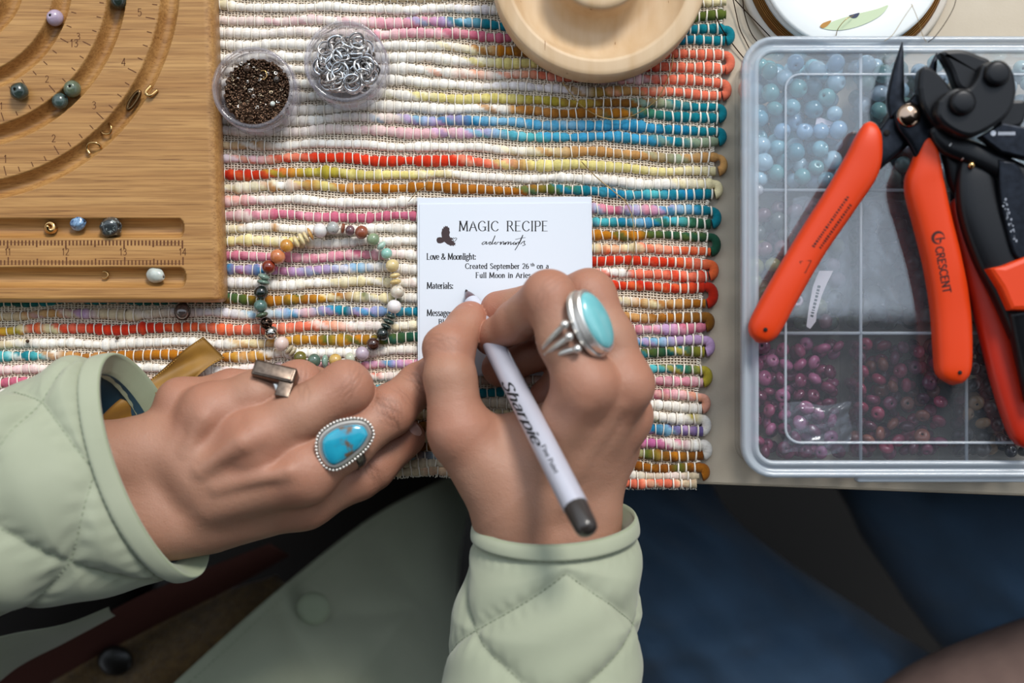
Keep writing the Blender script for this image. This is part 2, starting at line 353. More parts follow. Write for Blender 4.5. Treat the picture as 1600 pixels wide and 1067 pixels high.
# ------------------------------------------------------------ rug
PAL = dict(W='#faf6ef', WP='#f5e2dc', WL='#e9e5ee', cr='#ecdfb2', py='#e6d98c', ol='#b9a93a', om='#a98a3c', mu='#c9952f', og='#c07a1c', ob='#a8671c', br='#8a5a20', rb='#7c4310',
           tn='#c9975c', be='#d9c8a8', co='#ee7a5e', rd='#df3b1c', dr='#c22a16', ro='#cc6a84', pk='#e79bae', lp='#efc0c6', li='#c3a2cf', lb='#8fbfdd', bl='#3f9fcc', tb='#157fae', te='#0f7c8c', aq='#58bcc4',
           gr='#3f7d5c', dg='#22543f', og2='#5b6a2a', sg='#93a58a', mg='#c46aa2', pu='#6d5f96', pe='#f0a98a', oc='#ea6a3a')
R = [  # y at x=345, 640, 1095 ; colour stops
 (-54,-48,-36,"340W 700be 1100W"), (-33,-27,-15,"340W 700W 1000li 1100W"),
 (-12,-6,4,"340be 700be 1000W 1100cr"),
 (9,14,27,"340cr 380W 420W 700W 760WL 790W 1050og2 1100og2"),
 (30,35,49,"340WP 440WP 480lp 520W 590lp 660pk 690li 720lb 760te 1000tb 1100te"),
 (49,53,66,"340W 590WP 640pk 700lp 740ro 790ro 900ro 1040tb 1110te"),
 (68,73,88,"340W 700W 750cr 780og 860br 1000co 1110co"),
 (88,91.5,109,"340W 590W 740W 780py 900py 1000dr 1060co 1120co"),
 (109,110,129,"340W 700W 740pe 780W 820pe 900co 960WL 1010lp 1040co 1110co"),
 (130,128,149,"340W 700W 900WL 930om 990tn 1020pe 1050co 1110co"),
 (150,149,167,"340W 640W 690py 780py 860ol 930om 960br 1010br 1040sg 1080te 1120te"),
 (176,165.5,183.5,"340WP 500W 790W 800tn 880ob 940br 980og 1010gr 1060te 1110te"),
 (190,184.5,204,"340W 500W 620WP 650lb 690li 740tb 770lb 830bl 880lb 920bl 1000bl 1060tb 1100te"),
 (205,204.8,222,"340WP 400W 560WP 640lp 700lp 745li 780lb 830aq 900bl 1010bl 1060te 1100sg"),
 (227,227,247,"340be 400tn 440W 800W 850cr 900tn 950tn 1010tn 1060sg 1100tn"),
 (247.6,249,268,"340WL 400lp 430pe 470co 500rd 640rd 720rd 760co 790pe 810tn 840py 1000py 1110cr"),
 (272,271,289,"340dr 400rd 430oc 480ol 520ol 600py 660py 700cr 740W 900W 1050W 1100cr"),
 (292,292,305,"340W 420cr 440W 480og 510py 540tn 590og 700ob 820ob 860og2 890gr 910te 960tb 1020aq 1070tb 1110te"),
 (313,316,330,"340pe 400lp 430W 700W 880lp 930pk 965ro 985lb 1010pk 1040li 1065lb 1090bl 1110te"),
 (337.6,337.5,349,"340ro 390WP 430ro 470pk 520ro 600ro 660ro 900tb 930aq 975te 990lb 1020tb 1060aq 1080gr 1110dg"),
 (358,357,370,"340W 370cr 380W 420W 430tn 440W 640W 900mu 930og 1000og 1015og2 1050dg 1080og2 1110dg"),
 (379,377,392,"340py 400cr 460py 500W 640W 900og 930cr 950oc 980cr 1030pe 1060co 1110oc"),
 (403,397,411,"340ro 400pk 430ro 460pk 490lp 520pk 560ro 600lp 640W 900dr 1000rd 1050rd 1090co 1110oc"),
 (423,418,431,"340bl 380li 410tb 430ro 460li 500li 560lb 590WL 640W 930WP 975W 990co 1040co 1080co 1110rd"),
 (444,440,449,"340WL 400W 500W 560cr 600cr 640W 930oc 955rd 1010dr 1040oc 1100dr"),
 (468,464,475,"0dg 120te 345dg 385og2 410br 430og 465og2 480ob 510mu 530ob 560cr 610cr 620og2 640W 930W 960br 975W 1000tn 1025cr 1050tn 1080ob 1110ob"),
 (490,485,497.5,"0be 90tn 130li 160be 220be 350WL 400W 450lb 480lp 510bl 540te 560li 620bl 660te 930og 980tn 1010tn 1040ob 1110br"),
 (513,508,515,"0mu 30ol 45co 60oc 75cr 90cr 100co 150rd 240dr 340oc 380co 480co 520pe 560WP 620W 660cr 960pk 990ro 1010lp 1040li 1070pk 1110ro"),
 (536,528,535,"0be 35cr 50W 350W 390cr 440tn 460mu 490og 510og2 530mu 560og 600og2 640dg 960aq 1000bl 1030lb 1060li 1110li"),
 (556,548,552,"0aq 40te 60aq 85W 100tn 190ob 300og 350og 380tn 420mu 450W 600W 980br 1010og2 1040dg 1060te 1080og2 1110ol"),
 (577,569,580.5,"0lp 100WP 210W 350W 560ro 590lp 605bl 620li 660pk 990aq 1035aq 1050te 1075gr 1100ol"),
 (598,588,599,"0ro 200ro 575W 585co 600WP 640W 700be 990lp 1030pk 1070pk 1110lp"),
 (617,609,620,"0W 570aq 640lb 745te 800te 1000pk 1030ro 1060lp 1110pe"),
 (636,627,637,"0be 600be 700be 1000W 1100W"),
 (655,645,653.6,"0be 500be 1000cr 1020W 1070W 1080ol 1100W"),
 (672,662,671.6,"0be 600br 700br 980tb 1020tb 1050lb 1070li 1090pu 1110pu"),
 (688,679,694,"0be 600be 780be 990mg 1020mg 1060pk 1080W 1100W"),
 (702,695,712,"0be 600br 700br 985cr 1010og2 1030om 1055og 1070br 1110rb"),
 (716,709,732,"0be 600pu 640br 700lb 800be 980rb 1020ob 1045rb 1060og2 1080rb 1110ob"),
 (730,722,745,"0be 640be 985W 1015be 1050WP 1100be"),
 (743,735,757,"0be 640be 940co 1050co 1060pe 1090be"),
]
def stops(s):
    import re
    it = [re.match(r'(\d+)([a-zA-Z]\w*)', q).groups() for q in s.split()]
    return np.array([float(a) for a, _ in it]), np.array([lin(PAL[b]) for _, b in it])
edge_x = lambda y: np.interp(y, [-60, 60, 110, 165, 250, 300, 345, 380, 450, 530, 600, 660, 720, 760], [1136, 1134, 1132, 1124, 1122, 1116, 1112, 1112, 1104, 1103, 1098, 1098, 1100, 1088])
def row_y(i, x):
    a, b, c, _ = R[i]
    y = np.interp(x, [-80, 345, 640, 1095, 1140], [a + 2, a, b, c, c - .5])
    # smooth the bends a little
    y = .5 * y + .25 * np.interp(x - 60, [-80, 345, 640, 1095, 1140], [a + 2, a, b, c, c - .5]) + .25 * np.interp(x + 60, [-80, 345, 640, 1095, 1140], [a + 2, a, b, c, c - .5])
    A = 2.0
    return y + A * np.sin(x / 33 + i * .55) + .8 * np.sin(x / 14.0 + i * 1.9) + 1.0 * np.sin(x / 71 + i * .3)
rug = empty('rug', (0.02, .09, 0), 'handwoven cotton rug of white, coral, teal, ochre and pink yarn rows', 'rug')
M['yarn'] = mat('wool_yarn', rough=.95, vcol=True, var=(2200, '#e2ddd6', .1), bump=(5000, .5, .25), spec=.1, stretch=(.25, 1, 1), sheen=.15)
M['thread'] = mat('cotton_thread', '#f3ecdf', .9, spec=.1)
M['weave'] = mat('woven_cotton', '#f0e4d4', .95, spec=.1, var=(500, '#e3d3bd', .2))
M['backing'] = mat('rug_backing', '#9c846c', .95, spec=.05)  # brown that stands in for shade inside the weave's holes
x_lo = -60
PITCH = 13.6
stitch = MB(); weave = MB()
row_pad = {}
for i, (ya, yb, yc, st) in enumerate(R):
    sxs, scs = stops(st)
    xe = edge_x(yc)
    xs = np.arange(x_lo, xe, 2.0)
    ys = row_y(i, xs)
    ph = rng.uniform(0, PITCH)
    prs = np.random.default_rng(100 + i)
    nz_k = np.arange(x_lo - 50, 1250, PITCH); seg_r = prs.uniform(.80, 1.16, len(nz_k)); seg_r *= 1 + .18 * (prs.random(len(nz_k)) > .93)
    drift = np.interp(xs, np.arange(-100, 1300, 90), prs.uniform(.85, 1.1, 16)[:16])
    base = 7.9
    loop = (i % 2 == 0) and i + 1 < len(R) and i >= 4
    cut = 0
    path = np.column_stack([xs, ys]);
    if loop:
        y2 = row_y(i + 1, np.array([xe]))[0]; y1 = ys[-1]; rr = (y2 - y1) / 2
        a = np.linspace(-90, 90, 11)[1:]
        lo = np.column_stack([xs[-1] + (rr * .75) * np.cos(np.radians(a)) + 1, y1 + rr + rr * np.sin(np.radians(a))])
        path = np.vstack([path, lo])
    n = len(path)
    d = (xs - ph) / PITCH; frac = d - np.floor(d)
    r = base * drift * seg_r[np.clip(np.floor((xs - x_lo + 50) / PITCH).astype(int), 0, len(seg_r) - 1)]
    r = np.convolve(np.pad(r, 2, mode='edge'), np.ones(5) / 5, 'valid')
    r = r * (.60 + .42 * np.sin(np.pi * frac) ** .5)
    if loop: r = np.concatenate([r, np.linspace(r[-1], base * 1.0, n - len(xs))])
    seg = 10; ang = np.linspace(0, 2 * np.pi, seg, endpoint=False)
    zc = 2.5
    tt = np.gradient(path, axis=0); tt /= np.linalg.norm(tt, axis=1)[:, None]; nn = np.stack([-tt[:, 1], tt[:, 0]], -1)
    V = np.zeros((n, seg, 3))
    k = S0 * (HC - zc * 1e-3) / HC
    cx = path[:, 0][:, None] + nn[:, 0][:, None] * np.cos(ang) * r[:, None]
    cy = path[:, 1][:, None] + nn[:, 1][:, None] * np.cos(ang) * r[:, None]
    V[..., 0] = (cx - 800) * k; V[..., 1] = (533.5 - cy) * k; V[..., 2] = zc * 1e-3 + np.sin(ang) * r[:, None] * k * .82
    # colour: stops along the yarn, two plies twisting
    X = path[:, 0]; c0 = np.stack([np.interp(X, sxs, scs[:, j]) for j in range(3)], -1); c1 = np.stack([np.interp(X + 52, sxs, scs[:, j]) for j in range(3)], -1)
    tw = np.sin(X[:, None] / 24 * 2 * np.pi / 2.4 + ang[None, :] + i); mask = np.clip((tw - .35) * 3, 0, 1)[..., None] * .85
    nse = prs.normal(0, .045, (n, 1, 1)) + prs.normal(0, .03, (n, seg, 1))
    segt = prs.uniform(.86, 1.08, 120)[np.clip(((X - x_lo) / PITCH).astype(int), 0, 119)][:, None, None]
    C = (c0[:, None, :] * (1 - mask) + c1[:, None, :] * mask) * (1 + nse) * segt
    mesh_obj('yarn_row', V.reshape(-1, 3), grid_faces(seg, n, True) + [tuple(range(seg))[::-1], tuple(range((n - 1) * seg, n * seg))], M['yarn'], rug, col=np.clip(C, 0, 1).reshape(-1, 3))
    # stitches over the yarn
    sxx = np.arange(ph + math.ceil((x_lo - ph) / PITCH) * PITCH, xe - 3, PITCH)
    for x in sxx:
        y0 = row_y(i, np.array([x]))[0]; rr = float(np.interp(x, xs, r[:len(xs)])) + .9
        jx = prs.normal(0, .8); a = np.linspace(-12, 192, 8); thick = .95 if x < 1050 else 1.5
        pth = np.column_stack([x + jx + 1.6 * np.cos(np.radians(a)) * prs.normal(.1, .35), y0 + (rr + 1.2) * np.cos(np.radians(a)), np.zeros(8)])
        w = np.array([P(p[0], p[1], zc) for p in pth]); w[:, 2] = zc * 1e-3 + (np.sin(np.radians(a)) * rr * .84 + .5) * k
        stitch.add(*tube(w, thick * k, 4, False))
    # flat weave below this row
    if i + 1 < len(R):
        xw = np.arange(x_lo, xe - 6, 2.6); ya_ = row_y(i, xw); yb_ = row_y(i + 1, xw)
        for q in range(4):
            fr_ = .5 + (q - 1.5) * .15; yy = ya_ * (1 - fr_) + yb_ * fr_
            w = np.zeros((len(xw), 3)); w[:, 0] = (xw - 800) * k; w[:, 1] = (533.5 - yy) * k
            w[:, 2] = (2.0 + .38 * np.sin(np.pi * xw / 5.2 + q * np.pi)) * 1e-3 + prs.normal(0, .00004, len(xw))
            w[:, 1] += prs.normal(0, .00005, len(xw))
            weave.add(*tube(w, .95 * k, 4, False))
        for x in np.arange(x_lo, xe - 6, 5.2):
            y1 = row_y(i, np.array([x]))[0]; y2 = row_y(i + 1, np.array([x]))[0]
            x_ = x + prs.normal(0, .35)
            w = np.array([P(x_, y1 * (1 - t) + y2 * t, 2.0) for t in (.2, .5, .8)]); w[:, 2] = np.array([1.9, 2.15, 1.9]) * 1e-3
            weave.add(*tube(w, .95 * k, 4, False))
o = stitch.build('warp_stitches', M['thread'], rug, smooth=True); o['kind'] = 'stuff'; o['label'] = 'fine white cotton stitches looped over the yarn rows'
o = weave.build('woven_bands', M['weave'], rug, smooth=False); o['kind'] = 'stuff'; o['label'] = 'narrow beige bands of flat weave between the yarn rows'
ee = [(edge_x(y) - 9, y) for y in np.linspace(-58, 752, 14)]
v, f = prism(wpoly([(x_lo, -58), (x_lo, 744), (300, 737), (640, 733)] + ee[::-1], 0), .1, .9, .1); mesh_obj('backing', v, f, M['backing'], rug, smooth=False)  # sheet added under the weave so its gaps look shaded
# fringe of loose cotton along the near edge
fr = MB(); prs = np.random.default_rng(5)
for x in np.arange(x_lo, 1086, 3.4):
    y = row_y(len(R) - 1, np.array([x]))[0] + 7
    p0 = P(x, y - 4, 3); p1 = P(x + prs.normal(0, 1.2), y + 1 + prs.uniform(0, 1.5), 2.4); p2 = P(x + prs.normal(0, 2), y + 1.5 + prs.uniform(0, 2), 1.4)
    fr.add(*tube([p0, p1, p2], .00028, 4, False))
for y in np.arange(-40, 755, 3.3):
    x = edge_x(y) - 9
    p = [P(x - 3, y, 2.4), P(x + prs.uniform(0, 3), y + prs.normal(0, 1), 2.8), P(x + prs.uniform(1, 4), y + prs.normal(0, 2), 1.0)]
    fr.add(*tube(p, .00028, 4, False))
o = fr.build('selvedge_threads', M['thread'], rug); o['kind'] = 'stuff'; o['label'] = 'tiny loose cotton ends along the rug edges'

# ------------------------------------------------------------ bead board
ZB = 18.0     # height of the board's top face in mm
board = empty('bead_board', P(60, 200, 4.6), 'bamboo bead design board with curved grooves, ruler and burnt numerals', 'bead board')
def bamboo():
    m = mat('bamboo', '#c99c63', .42, spec=.4); nt = m.node_tree; N = nt.nodes; L = nt.links; b = N['Principled BSDF']
    t = N.new('ShaderNodeTexCoord')
    def noise(sc, det, stretch):
        mp = N.new('ShaderNodeMapping'); mp.inputs['Scale'].default_value = stretch; L.new(t.outputs['Object'], mp.inputs[0])
        n = N.new('ShaderNodeTexNoise'); n.inputs['Scale'].default_value = sc; n.inputs['Detail'].default_value = det; L.new(mp.outputs[0], n.inputs['Vector']); return n
    n1 = noise(60, 3, (.12, 3, 3)); n2 = noise(500, 4, (.06, 2.2, 2.2)); n3 = noise(1400, 3, (.03, 1.5, 1.5))
    r1 = N.new('ShaderNodeValToRGB'); r1.color_ramp.elements[0].position = .35; r1.color_ramp.elements[1].position = .7
    r1.color_ramp.elements[0].color = lin('#a87a45') + (1,); r1.color_ramp.elements[1].color = lin('#bb8f57') + (1,); L.new(n1.outputs[0], r1.inputs[0])
    r2 = N.new('ShaderNodeValToRGB'); r2.color_ramp.elements[0].position = .38; r2.color_ramp.elements[1].position = .6
    r2.color_ramp.elements[0].color = (.62, .56, .5, 1); r2.color_ramp.elements[1].color = (1, 1, 1, 1); L.new(n2.outputs[0], r2.inputs[0])
    mx = N.new('ShaderNodeMixRGB'); mx.blend_type = 'MULTIPLY'; mx.inputs[0].default_value = .7; L.new(r1.outputs[0], mx.inputs[1]); L.new(r2.outputs[0], mx.inputs[2])
    r3 = N.new('ShaderNodeValToRGB'); r3.color_ramp.elements[0].position = .30; r3.color_ramp.elements[1].position = .42
    r3.color_ramp.elements[0].color = (.38, .28, .2, 1); r3.color_ramp.elements[1].color = (1, 1, 1, 1); L.new(n3.outputs[0], r3.inputs[0])
    m2 = N.new('ShaderNodeMixRGB'); m2.blend_type = 'MULTIPLY'; m2.inputs[0].default_value = .75; L.new(mx.outputs[0], m2.inputs[1]); L.new(r3.outputs[0], m2.inputs[2])
    L.new(m2.outputs[0], b.inputs['Base Color'])
    bp = N.new('ShaderNodeBump'); bp.inputs['Strength'].default_value = .25; bp.inputs['Distance'].default_value = .0002; L.new(n2.outputs[0], bp.inputs['Height']); L.new(bp.outputs[0], b.inputs['Normal'])
    return m
M['bamboo'] = bamboo()
BX0, BX1, BY0, BY1 = -190, 332, -190, 470          # photo pixels measured on the top face
edge_r = lambda y: 333 + (y + 0) * .0305            # right outline leans a little
def board_h(X, Y):
    """height in mm (relative to the top face) for photo pixel arrays"""
    h = np.zeros_like(X)
    D = np.hypot(X + 65, Y + 30)
    for r0, r1, dep in ((317, 346, 5.0), (234, 263.5, 5.5), (150, 178, 5.5), (72, 103, 5.5), (12, 40, 5)):
        c = (r0 + r1) / 2; hw = (r1 - r0) / 2; u = np.clip(1 - ((D - c) / hw) ** 2, 0, 1)
        h = np.minimum(h, -dep * u ** .62)
    for ya, yb, xr in ((341, 372, 287), (418, 449, 290)):
        cy = (ya + yb) / 2; hw = (yb - ya) / 2
        dx = np.maximum(X - (xr - 9), 0); u = np.clip(1 - (np.abs(Y - cy) / hw) ** 2.2 - (dx / 9.5) ** 2.2, 0, 1)
        h = np.minimum(h, -4.6 * u ** .6)
    # rounded rim
    er = edge_r(Y) - X; eb = 471.5 - Y; el = X - BX0; et = Y - BY0
    q = 17.0
    ex = np.maximum(q - er, 0); ey = np.maximum(7 - eb, 0) * q / 7
    dd = np.clip(np.hypot(ex, ey) / q, 0, 1.0)
    h = np.minimum(h, -4.4 * (1 - np.sqrt(np.clip(1 - dd ** 2, 0, 1))) * 1.0)
    return h
xs = np.concatenate([np.arange(-190, -10, 6), np.arange(-10, 300, 1.5), np.arange(300, 344, 2.0)]); xs = np.concatenate([xs, [346.0]])
ys = np.concatenate([np.arange(-190, -12, 6), np.arange(-12, 455, 1.5), np.arange(455, 471.5, 1.5), [471.5]])
xn = (xs - xs[0]) / (xs[-1] - xs[0])
X = np.zeros((len(ys), len(xs))); Y = np.repeat(ys[:, None], len(xs), 1)
for j, y in enumerate(ys):
    s = edge_r(y)
    cr_ = 12.0; dyc = max(0, y - (471.5 - cr_)); s -= cr_ - math.sqrt(max(cr_ ** 2 - dyc ** 2, 0)) if dyc > 0 else 0
    X[j] = np.where(xs < 280, xs, 280 + (xs - 280) * (s - 280) / (346 - 280))
Hh = board_h(X, Y)
V = np.zeros(X.shape + (3,)); k = S0 * (HC - ZB * 1e-3) / HC
V[..., 0] = (X - 800) * k; V[..., 1] = (533.5 - Y) * k; V[..., 2] = (ZB + Hh) * 1e-3
nu, nv = len(xs), len(ys); faces = grid_faces(nu, nv, flip=True); VV = V.reshape(-1, 3)
per = [j * nu + nu - 1 for j in range(nv)] + [(nv - 1) * nu + i for i in range(nu - 2, -1, -1)] + [j * nu for j in range(nv - 2, -1, -1)] + list(range(1, nu - 1))
low = VV[per].copy(); low[:, 2] = .0062; low2 = VV[per].copy(); low2[:, 2] = .0048; cc_ = low2[:, :2].mean(0); low2[:, :2] += (cc_ - low2[:, :2]) * .012
n0 = len(VV); m_ = len(per)
VV = np.vstack([VV, low, low2])
for i in range(m_):
    j = (i + 1) % m_
    faces.append((per[i], per[j], n0 + j, n0 + i)); faces.append((n0 + i, n0 + j, n0 + m_ + j, n0 + m_ + i))
faces.append(tuple(n0 + m_ + i for i in range(m_)))
o = mesh_obj('board_body', VV, faces, M['bamboo'], board)
fB = lambda px, py: P(px, py, ZB) + np.array([0, 0, 6e-5])
def mark(mb, x0, y0, x1, y1, w):
    d = nrm([x1 - x0, y1 - y0]); n = np.array([-d[1], d[0]]) * w / 2
    mb.add([fB(x0 + n[0], y0 + n[1]), fB(x0 - n[0], y0 - n[1]), fB(x1 - n[0], y1 - n[1]), fB(x1 + n[0], y1 + n[1])], [(0, 1, 2, 3)])
tk = MB(); nm = MB()
def numeral(txt, cx, cy, size, rot=0, thin=.09, thick=.12):
    w = text_w(txt, size); c, s = math.cos(rot), math.sin(rot)
    fn = lambda u, v: fB(cx + (u - w / 2) * c + (v - size / 2) * s, cy - (v - size / 2) * c + (u - w / 2) * s)
    text_mesh(nm, txt, size, fn, thin=thin, thick=thick, serif=False)
def arc_ticks(R_, a_maj, names, out, step, long_, short, off, size):
    # a_maj angle (deg) of the first major tick, counted downwards in the picture
    for kk in range(-8, 30):
        a = a_maj + step * kk / 4; ar = math.radians(a)
        if a > 95 or a < -14: continue
        c, s = math.cos(ar), math.sin(ar); big = kk % 4 == 0
        r0, r1 = (R_ - (long_ if big else short), R_) if not out else (R_, R_ + (long_ if big else short))
        mark(tk, -65 + r0 * c, -30 + r0 * s, -65 + r1 * c, -30 + r1 * s, 1.5)
        i = kk // 4
        if big and 0 <= i < len(names):
            rr = R_ - long_ - off if not out else R_ + long_ + off
            numeral(names[i], -65 + rr * math.cos(ar - .02), -30 + rr * math.sin(ar - .02), size)
arc_ticks(313, 11, ['5', '4', '3', '2', '1'], False, 16.3, 15, 8, 10, 11.5)
arc_ticks(230, 26, ['3', '2', '1'], False, 23, 14, 7, 9, 10.5)
arc_ticks(183, 29.4, ['13'], True, 28, 14, 8, 9, 11.5)
for q in range(0, 66):
    x = 285 - q * 5.69
    L_ = 13 if q % 16 == 0 else (10.5 if q % 8 == 0 else 8)
    mark(tk, x, 375.5, x, 375.5 + L_, 2.6); mark(tk, x + 1, 414, x + 1, 414 - L_ * .95, 2.2)
for n_, x in ((14, 286), (13, 193), (12, 103), (11, 13)): numeral(str(n_), x, 393.5, 10.5)
tk.build('burnt_tick_marks', M['burn'], board, smooth=False)['kind'] = 'stuff'; nm.build('burnt_numerals', M['burn'], board, smooth=False)['kind'] = 'stuff'

# ------------------------------------------------------------ things lying in the board's grooves
stone_mats = {}
def stone(c1, c2=None, rough=.22, sp=None, sc=350, trans=0):
    key = (c1, c2, rough, sp, sc)
    if key not in stone_mats:
        stone_mats[key] = mat('stone', c1, rough, var=(sc, c2, .55) if c2 else None, speck=sp, coat=.5, spec=.5, sss=.15)
    return stone_mats[key]
M['hole'] = mat('drilled_hole', '#15110f', .9)
def drilled_bead(c, r, axis, m, name='bead', parent=None, flat=1.0, lump=0, holes=True, nu=22):
    """bead with its drilled hole: a ring-like body of revolution round the axis; flat = length/diameter"""
    hr = .16; a = np.linspace(math.asin(hr), math.pi - math.asin(hr), 11)
    prof = [(math.sin(t) * r, math.cos(t) * r * flat) for t in a]
    prof = [(hr * r, prof[0][1] * .6)] + prof + [(hr * r, prof[-1][1] * .6)]
    p = np.array(prof); th = np.linspace(0, 2 * np.pi, nu, endpoint=False)
    z = nrm(axis); x = nrm(np.cross(z, [0.13, .31, .95])); y = np.cross(z, x)
    rad = np.repeat(p[:, 0][:, None], nu, 1)
    if lump:
        rs = np.random.default_rng(int(abs(c[0] * 1e6)) % 9999)
        for kq in range(2, 6): rad = rad * (1 + lump * rs.normal(0, .35) * np.cos(kq * th + rs.uniform(0, 6) + p[:, 1][:, None] / r * rs.normal(0, 1.5)))
    V = np.asarray(c) + (rad * np.cos(th))[..., None] * x + (rad * np.sin(th))[..., None] * y + np.repeat(p[:, 1][:, None], nu, 1)[..., None] * z
    f = grid_faces(nu, len(p), True, flip=True) + [tuple(range(nu)), tuple(range((len(p) - 1) * nu, len(p) * nu))[::-1]]
    fm = [0] * (nu * (len(p) - 1)) + [1, 1]
    fm[:nu] = [1] * nu; fm[-2 - nu:-2] = [1] * nu
    return mesh_obj(name, V.reshape(-1, 3), f, m, parent, mats=[M['hole']], fmat=fm)
def loose(px, py, z, r, axis, m, label, flat=1.0, lump=0, name='bead', cat='bead'):
    o = drilled_bead(P(px, py, z), r * 1e-3, axis, m, name, None, flat, lump); tag(o, label, cat); return o
loose(86, 28, 16.5, 3.6, (-.3, .1, .9), stone('#b8a6b8', '#9c8ba0'), 'pale lilac bead in the third groove of the board')
loose(30, 143, 21.2, 3.9, (-.2, .1, .9), stone('#39453f', '#22302c'), 'dark green bead resting on the flat wood between two grooves', .95, .05)
loose(113, 139, 16.6, 3.7, (0, .15, .95), stone('#66705a', '#4d5948'), 'olive green bead in the second groove, upper of a touching pair')
loose(94, 158, 16.2, 3.5, (.6, .3, .3), stone('#33433f', '#4c5c57', sc=900), 'mottled dark teal bead in the second groove, lower of a touching pair', 1, .05)
loose(186, 1, 16.6, 3.7, (0, .2, .9), stone('#2e3a33', '#1f2823'), 'dark green bead in the second groove at the top of the photo')
loose(173, 355, 17.5, 4.4, (.8, .1, .3), stone('#3c4142', '#23282a', sp=(800, '#8f9897', .62)), 'faceted dark grey stone bead in the upper straight groove', 1.1, .10)
loose(122, 349, 16.2, 2.9, (.9, .2, .3), stone('#35557c', '#8fb0cf', sc=900), 'small blue stone chip in the upper straight groove', 1.25, .12)
loose(243, 430, 16.4, 3.0, (.9, -.2, .35), stone('#c3c8c0', '#a9b0aa'), 'milky white teardrop stone in the lower straight groove', 1.45, .12)
M['gold'] = mat('gold', '#c9a16a', .22, 1); M['silver'] = mat('silver', '#e4e1dc', .33, .85); M['oxsilver'] = mat('aged_silver', '#a39a92', .36, .9, var=(600, '#4a423c', .3))
def hook(pts, z, r, m, name, label, cat, parent=None):
    w = np.array([P(a, b, z + (zz[0] if zz else 0)) for a, b, *zz in pts]); w = catmull(w, len(pts) * 5)
    v, f = tube(w, r * 1e-3, 8); o = mesh_obj(name, v, f, m, parent)
    if label: tag(o, label, cat)
    return o
hook([(169, 190), (174, 199, 1.5), (172, 208, 1), (163, 209, .5), (154, 202)], 14.6, .5, M['gold'], 'crimp_hook', 'gold U-shaped clasp end in the outer groove, middle of three', 'clasp')
hook([(141, 241), (136, 232), (139, 224, 1), (148, 223, 1.6), (155, 226, 1), (158, 232)], 15.2, .6, M['gold'], 'crimp_hook', 'gold U-shaped clasp end lowest in the outer groove', 'clasp')
w = np.array([P(209 + 7.5 * math.cos(t) * math.cos(-.35) - 15 * math.sin(t) * math.sin(.45), 157 + 15 * math.sin(t) * math.cos(.45) - 4 * math.cos(t), 15.5) for t in np.linspace(0, 2 * np.pi, 24, endpoint=False)])
v, f = tube(w, .0008, 8, closed=True); tag(mesh_obj('oval_link', v, f, mat('dull_bronze', '#6b5236', .3, 1)), 'flat bronze oval link in the outer groove beside the gold clasp', 'link')
hook([(236, 134), (228, 143, 1), (230, 148, 1), (236, 149, 1), (246, 141)], 18.6, .75, M['gold'], 'crimp_hook', 'bent gold clasp end on the outer edge of the curved groove', 'clasp')
w = []
for t in np.linspace(0, 3.2 * np.pi, 40): w.append(P(79 + 7.5 * math.cos(t) * (1 - t / 22), 355 + 8 * math.sin(t) * (1 - t / 22), 14.8 + t * .35))
v, f = tube(w, .0011, 8); tag(mesh_obj('gold_finding', v, f, M['gold']), 'curled shiny gold finding in the upper straight groove', 'finding')
w = [P(163 + 6 * math.cos(t), 429.5 + 5.2 * math.sin(t), 14.6) for t in np.linspace(-2.0, 2.2, 20)]
v, f = tube(w, .0004, 7); tag(mesh_obj('jump_ring', v, f, M['gold']), 'open gold jump ring in the lower straight groove', 'jump ring')

# ------------------------------------------------------------ plastic jars with findings
M['jar'] = clear_mat('jar_plastic', '#fcfcfe', .10, '#dcd6e2', .06, 1.5)
def jar(px, py, zr, R_, hgt, label):
    c = P(px, py, zr); c[2] = .0052
    o = empty('jar', c, label, 'jar')
    h = hgt
    prof = [(R_ - 3, .3), (R_ - 1.6, 0), (R_ - .6, .8), (R_ - .4, 2.5), (R_ - .6, h * .42), (R_ - 1.5, h * .46), (R_ - 1.5, h * .55), (R_ - .7, h * .57), (R_ - .7, h * .62), (R_ - 1.5, h * .65), (R_ - 1.5, h * .72),
            (R_ - .7, h * .74), (R_ - .7, h * .79), (R_ - 1.4, h * .82), (R_ - 1.3, h * .93), (R_ - .9, h * .97), (R_ - 1.2, h), (R_ - 2.4, h), (R_ - 2.9, h * .96), (R_ - 3.2, h * .8), (R_ - 3.4, h * .3), (R_ - 4.4, 2.8), (R_ - 6.5, 1.8), (.01, 1.6)]
    v, f = lathe(prof, c, 72); b = mesh_obj('jar_wall', v, f, M['jar'], o)
    v, f = lathe([(.01, .3), (R_ - 3, .3)], c, 40); mesh_obj('jar_base', v, f, M['jar'], o)
    return o, c
j1, c1 = jar(395, 137, 25, 18.2, 20.5, 'clear round plastic jar full of tiny dark seed beads')
j2, c2 = jar(539, 96, 25, 18.2, 20.5, 'clear round plastic jar full of silver jump rings')
def torus_data(Rr, r, nu=14, nv=7):
    a = np.linspace(0, 2 * np.pi, nu, endpoint=False); b = np.linspace(0, 2 * np.pi, nv, endpoint=False)
    v = np.stack([np.outer(Rr + r * np.cos(b), np.cos(a)), np.outer(Rr + r * np.cos(b), np.sin(a)), np.repeat((r * np.sin(b))[:, None], nu, 1)], -1).reshape(-1, 3)
    return v, grid_faces(nu, nv, True, True)
def rot_rand(rs, tilt):
    ax = nrm(rs.normal(0, 1, 3) * [1, 1, 0.01]); return Matrix.Rotation(rs.normal(0, tilt), 3, Vector(ax))
M['seed'] = mat('dark_seed', '#5a4434', .22, .85); M['seed2'] = mat('bronze_seed', '#8d7c68', .2, 1); M['seed3'] = mat('silver_seed', '#cfc6bb', .18, 1)
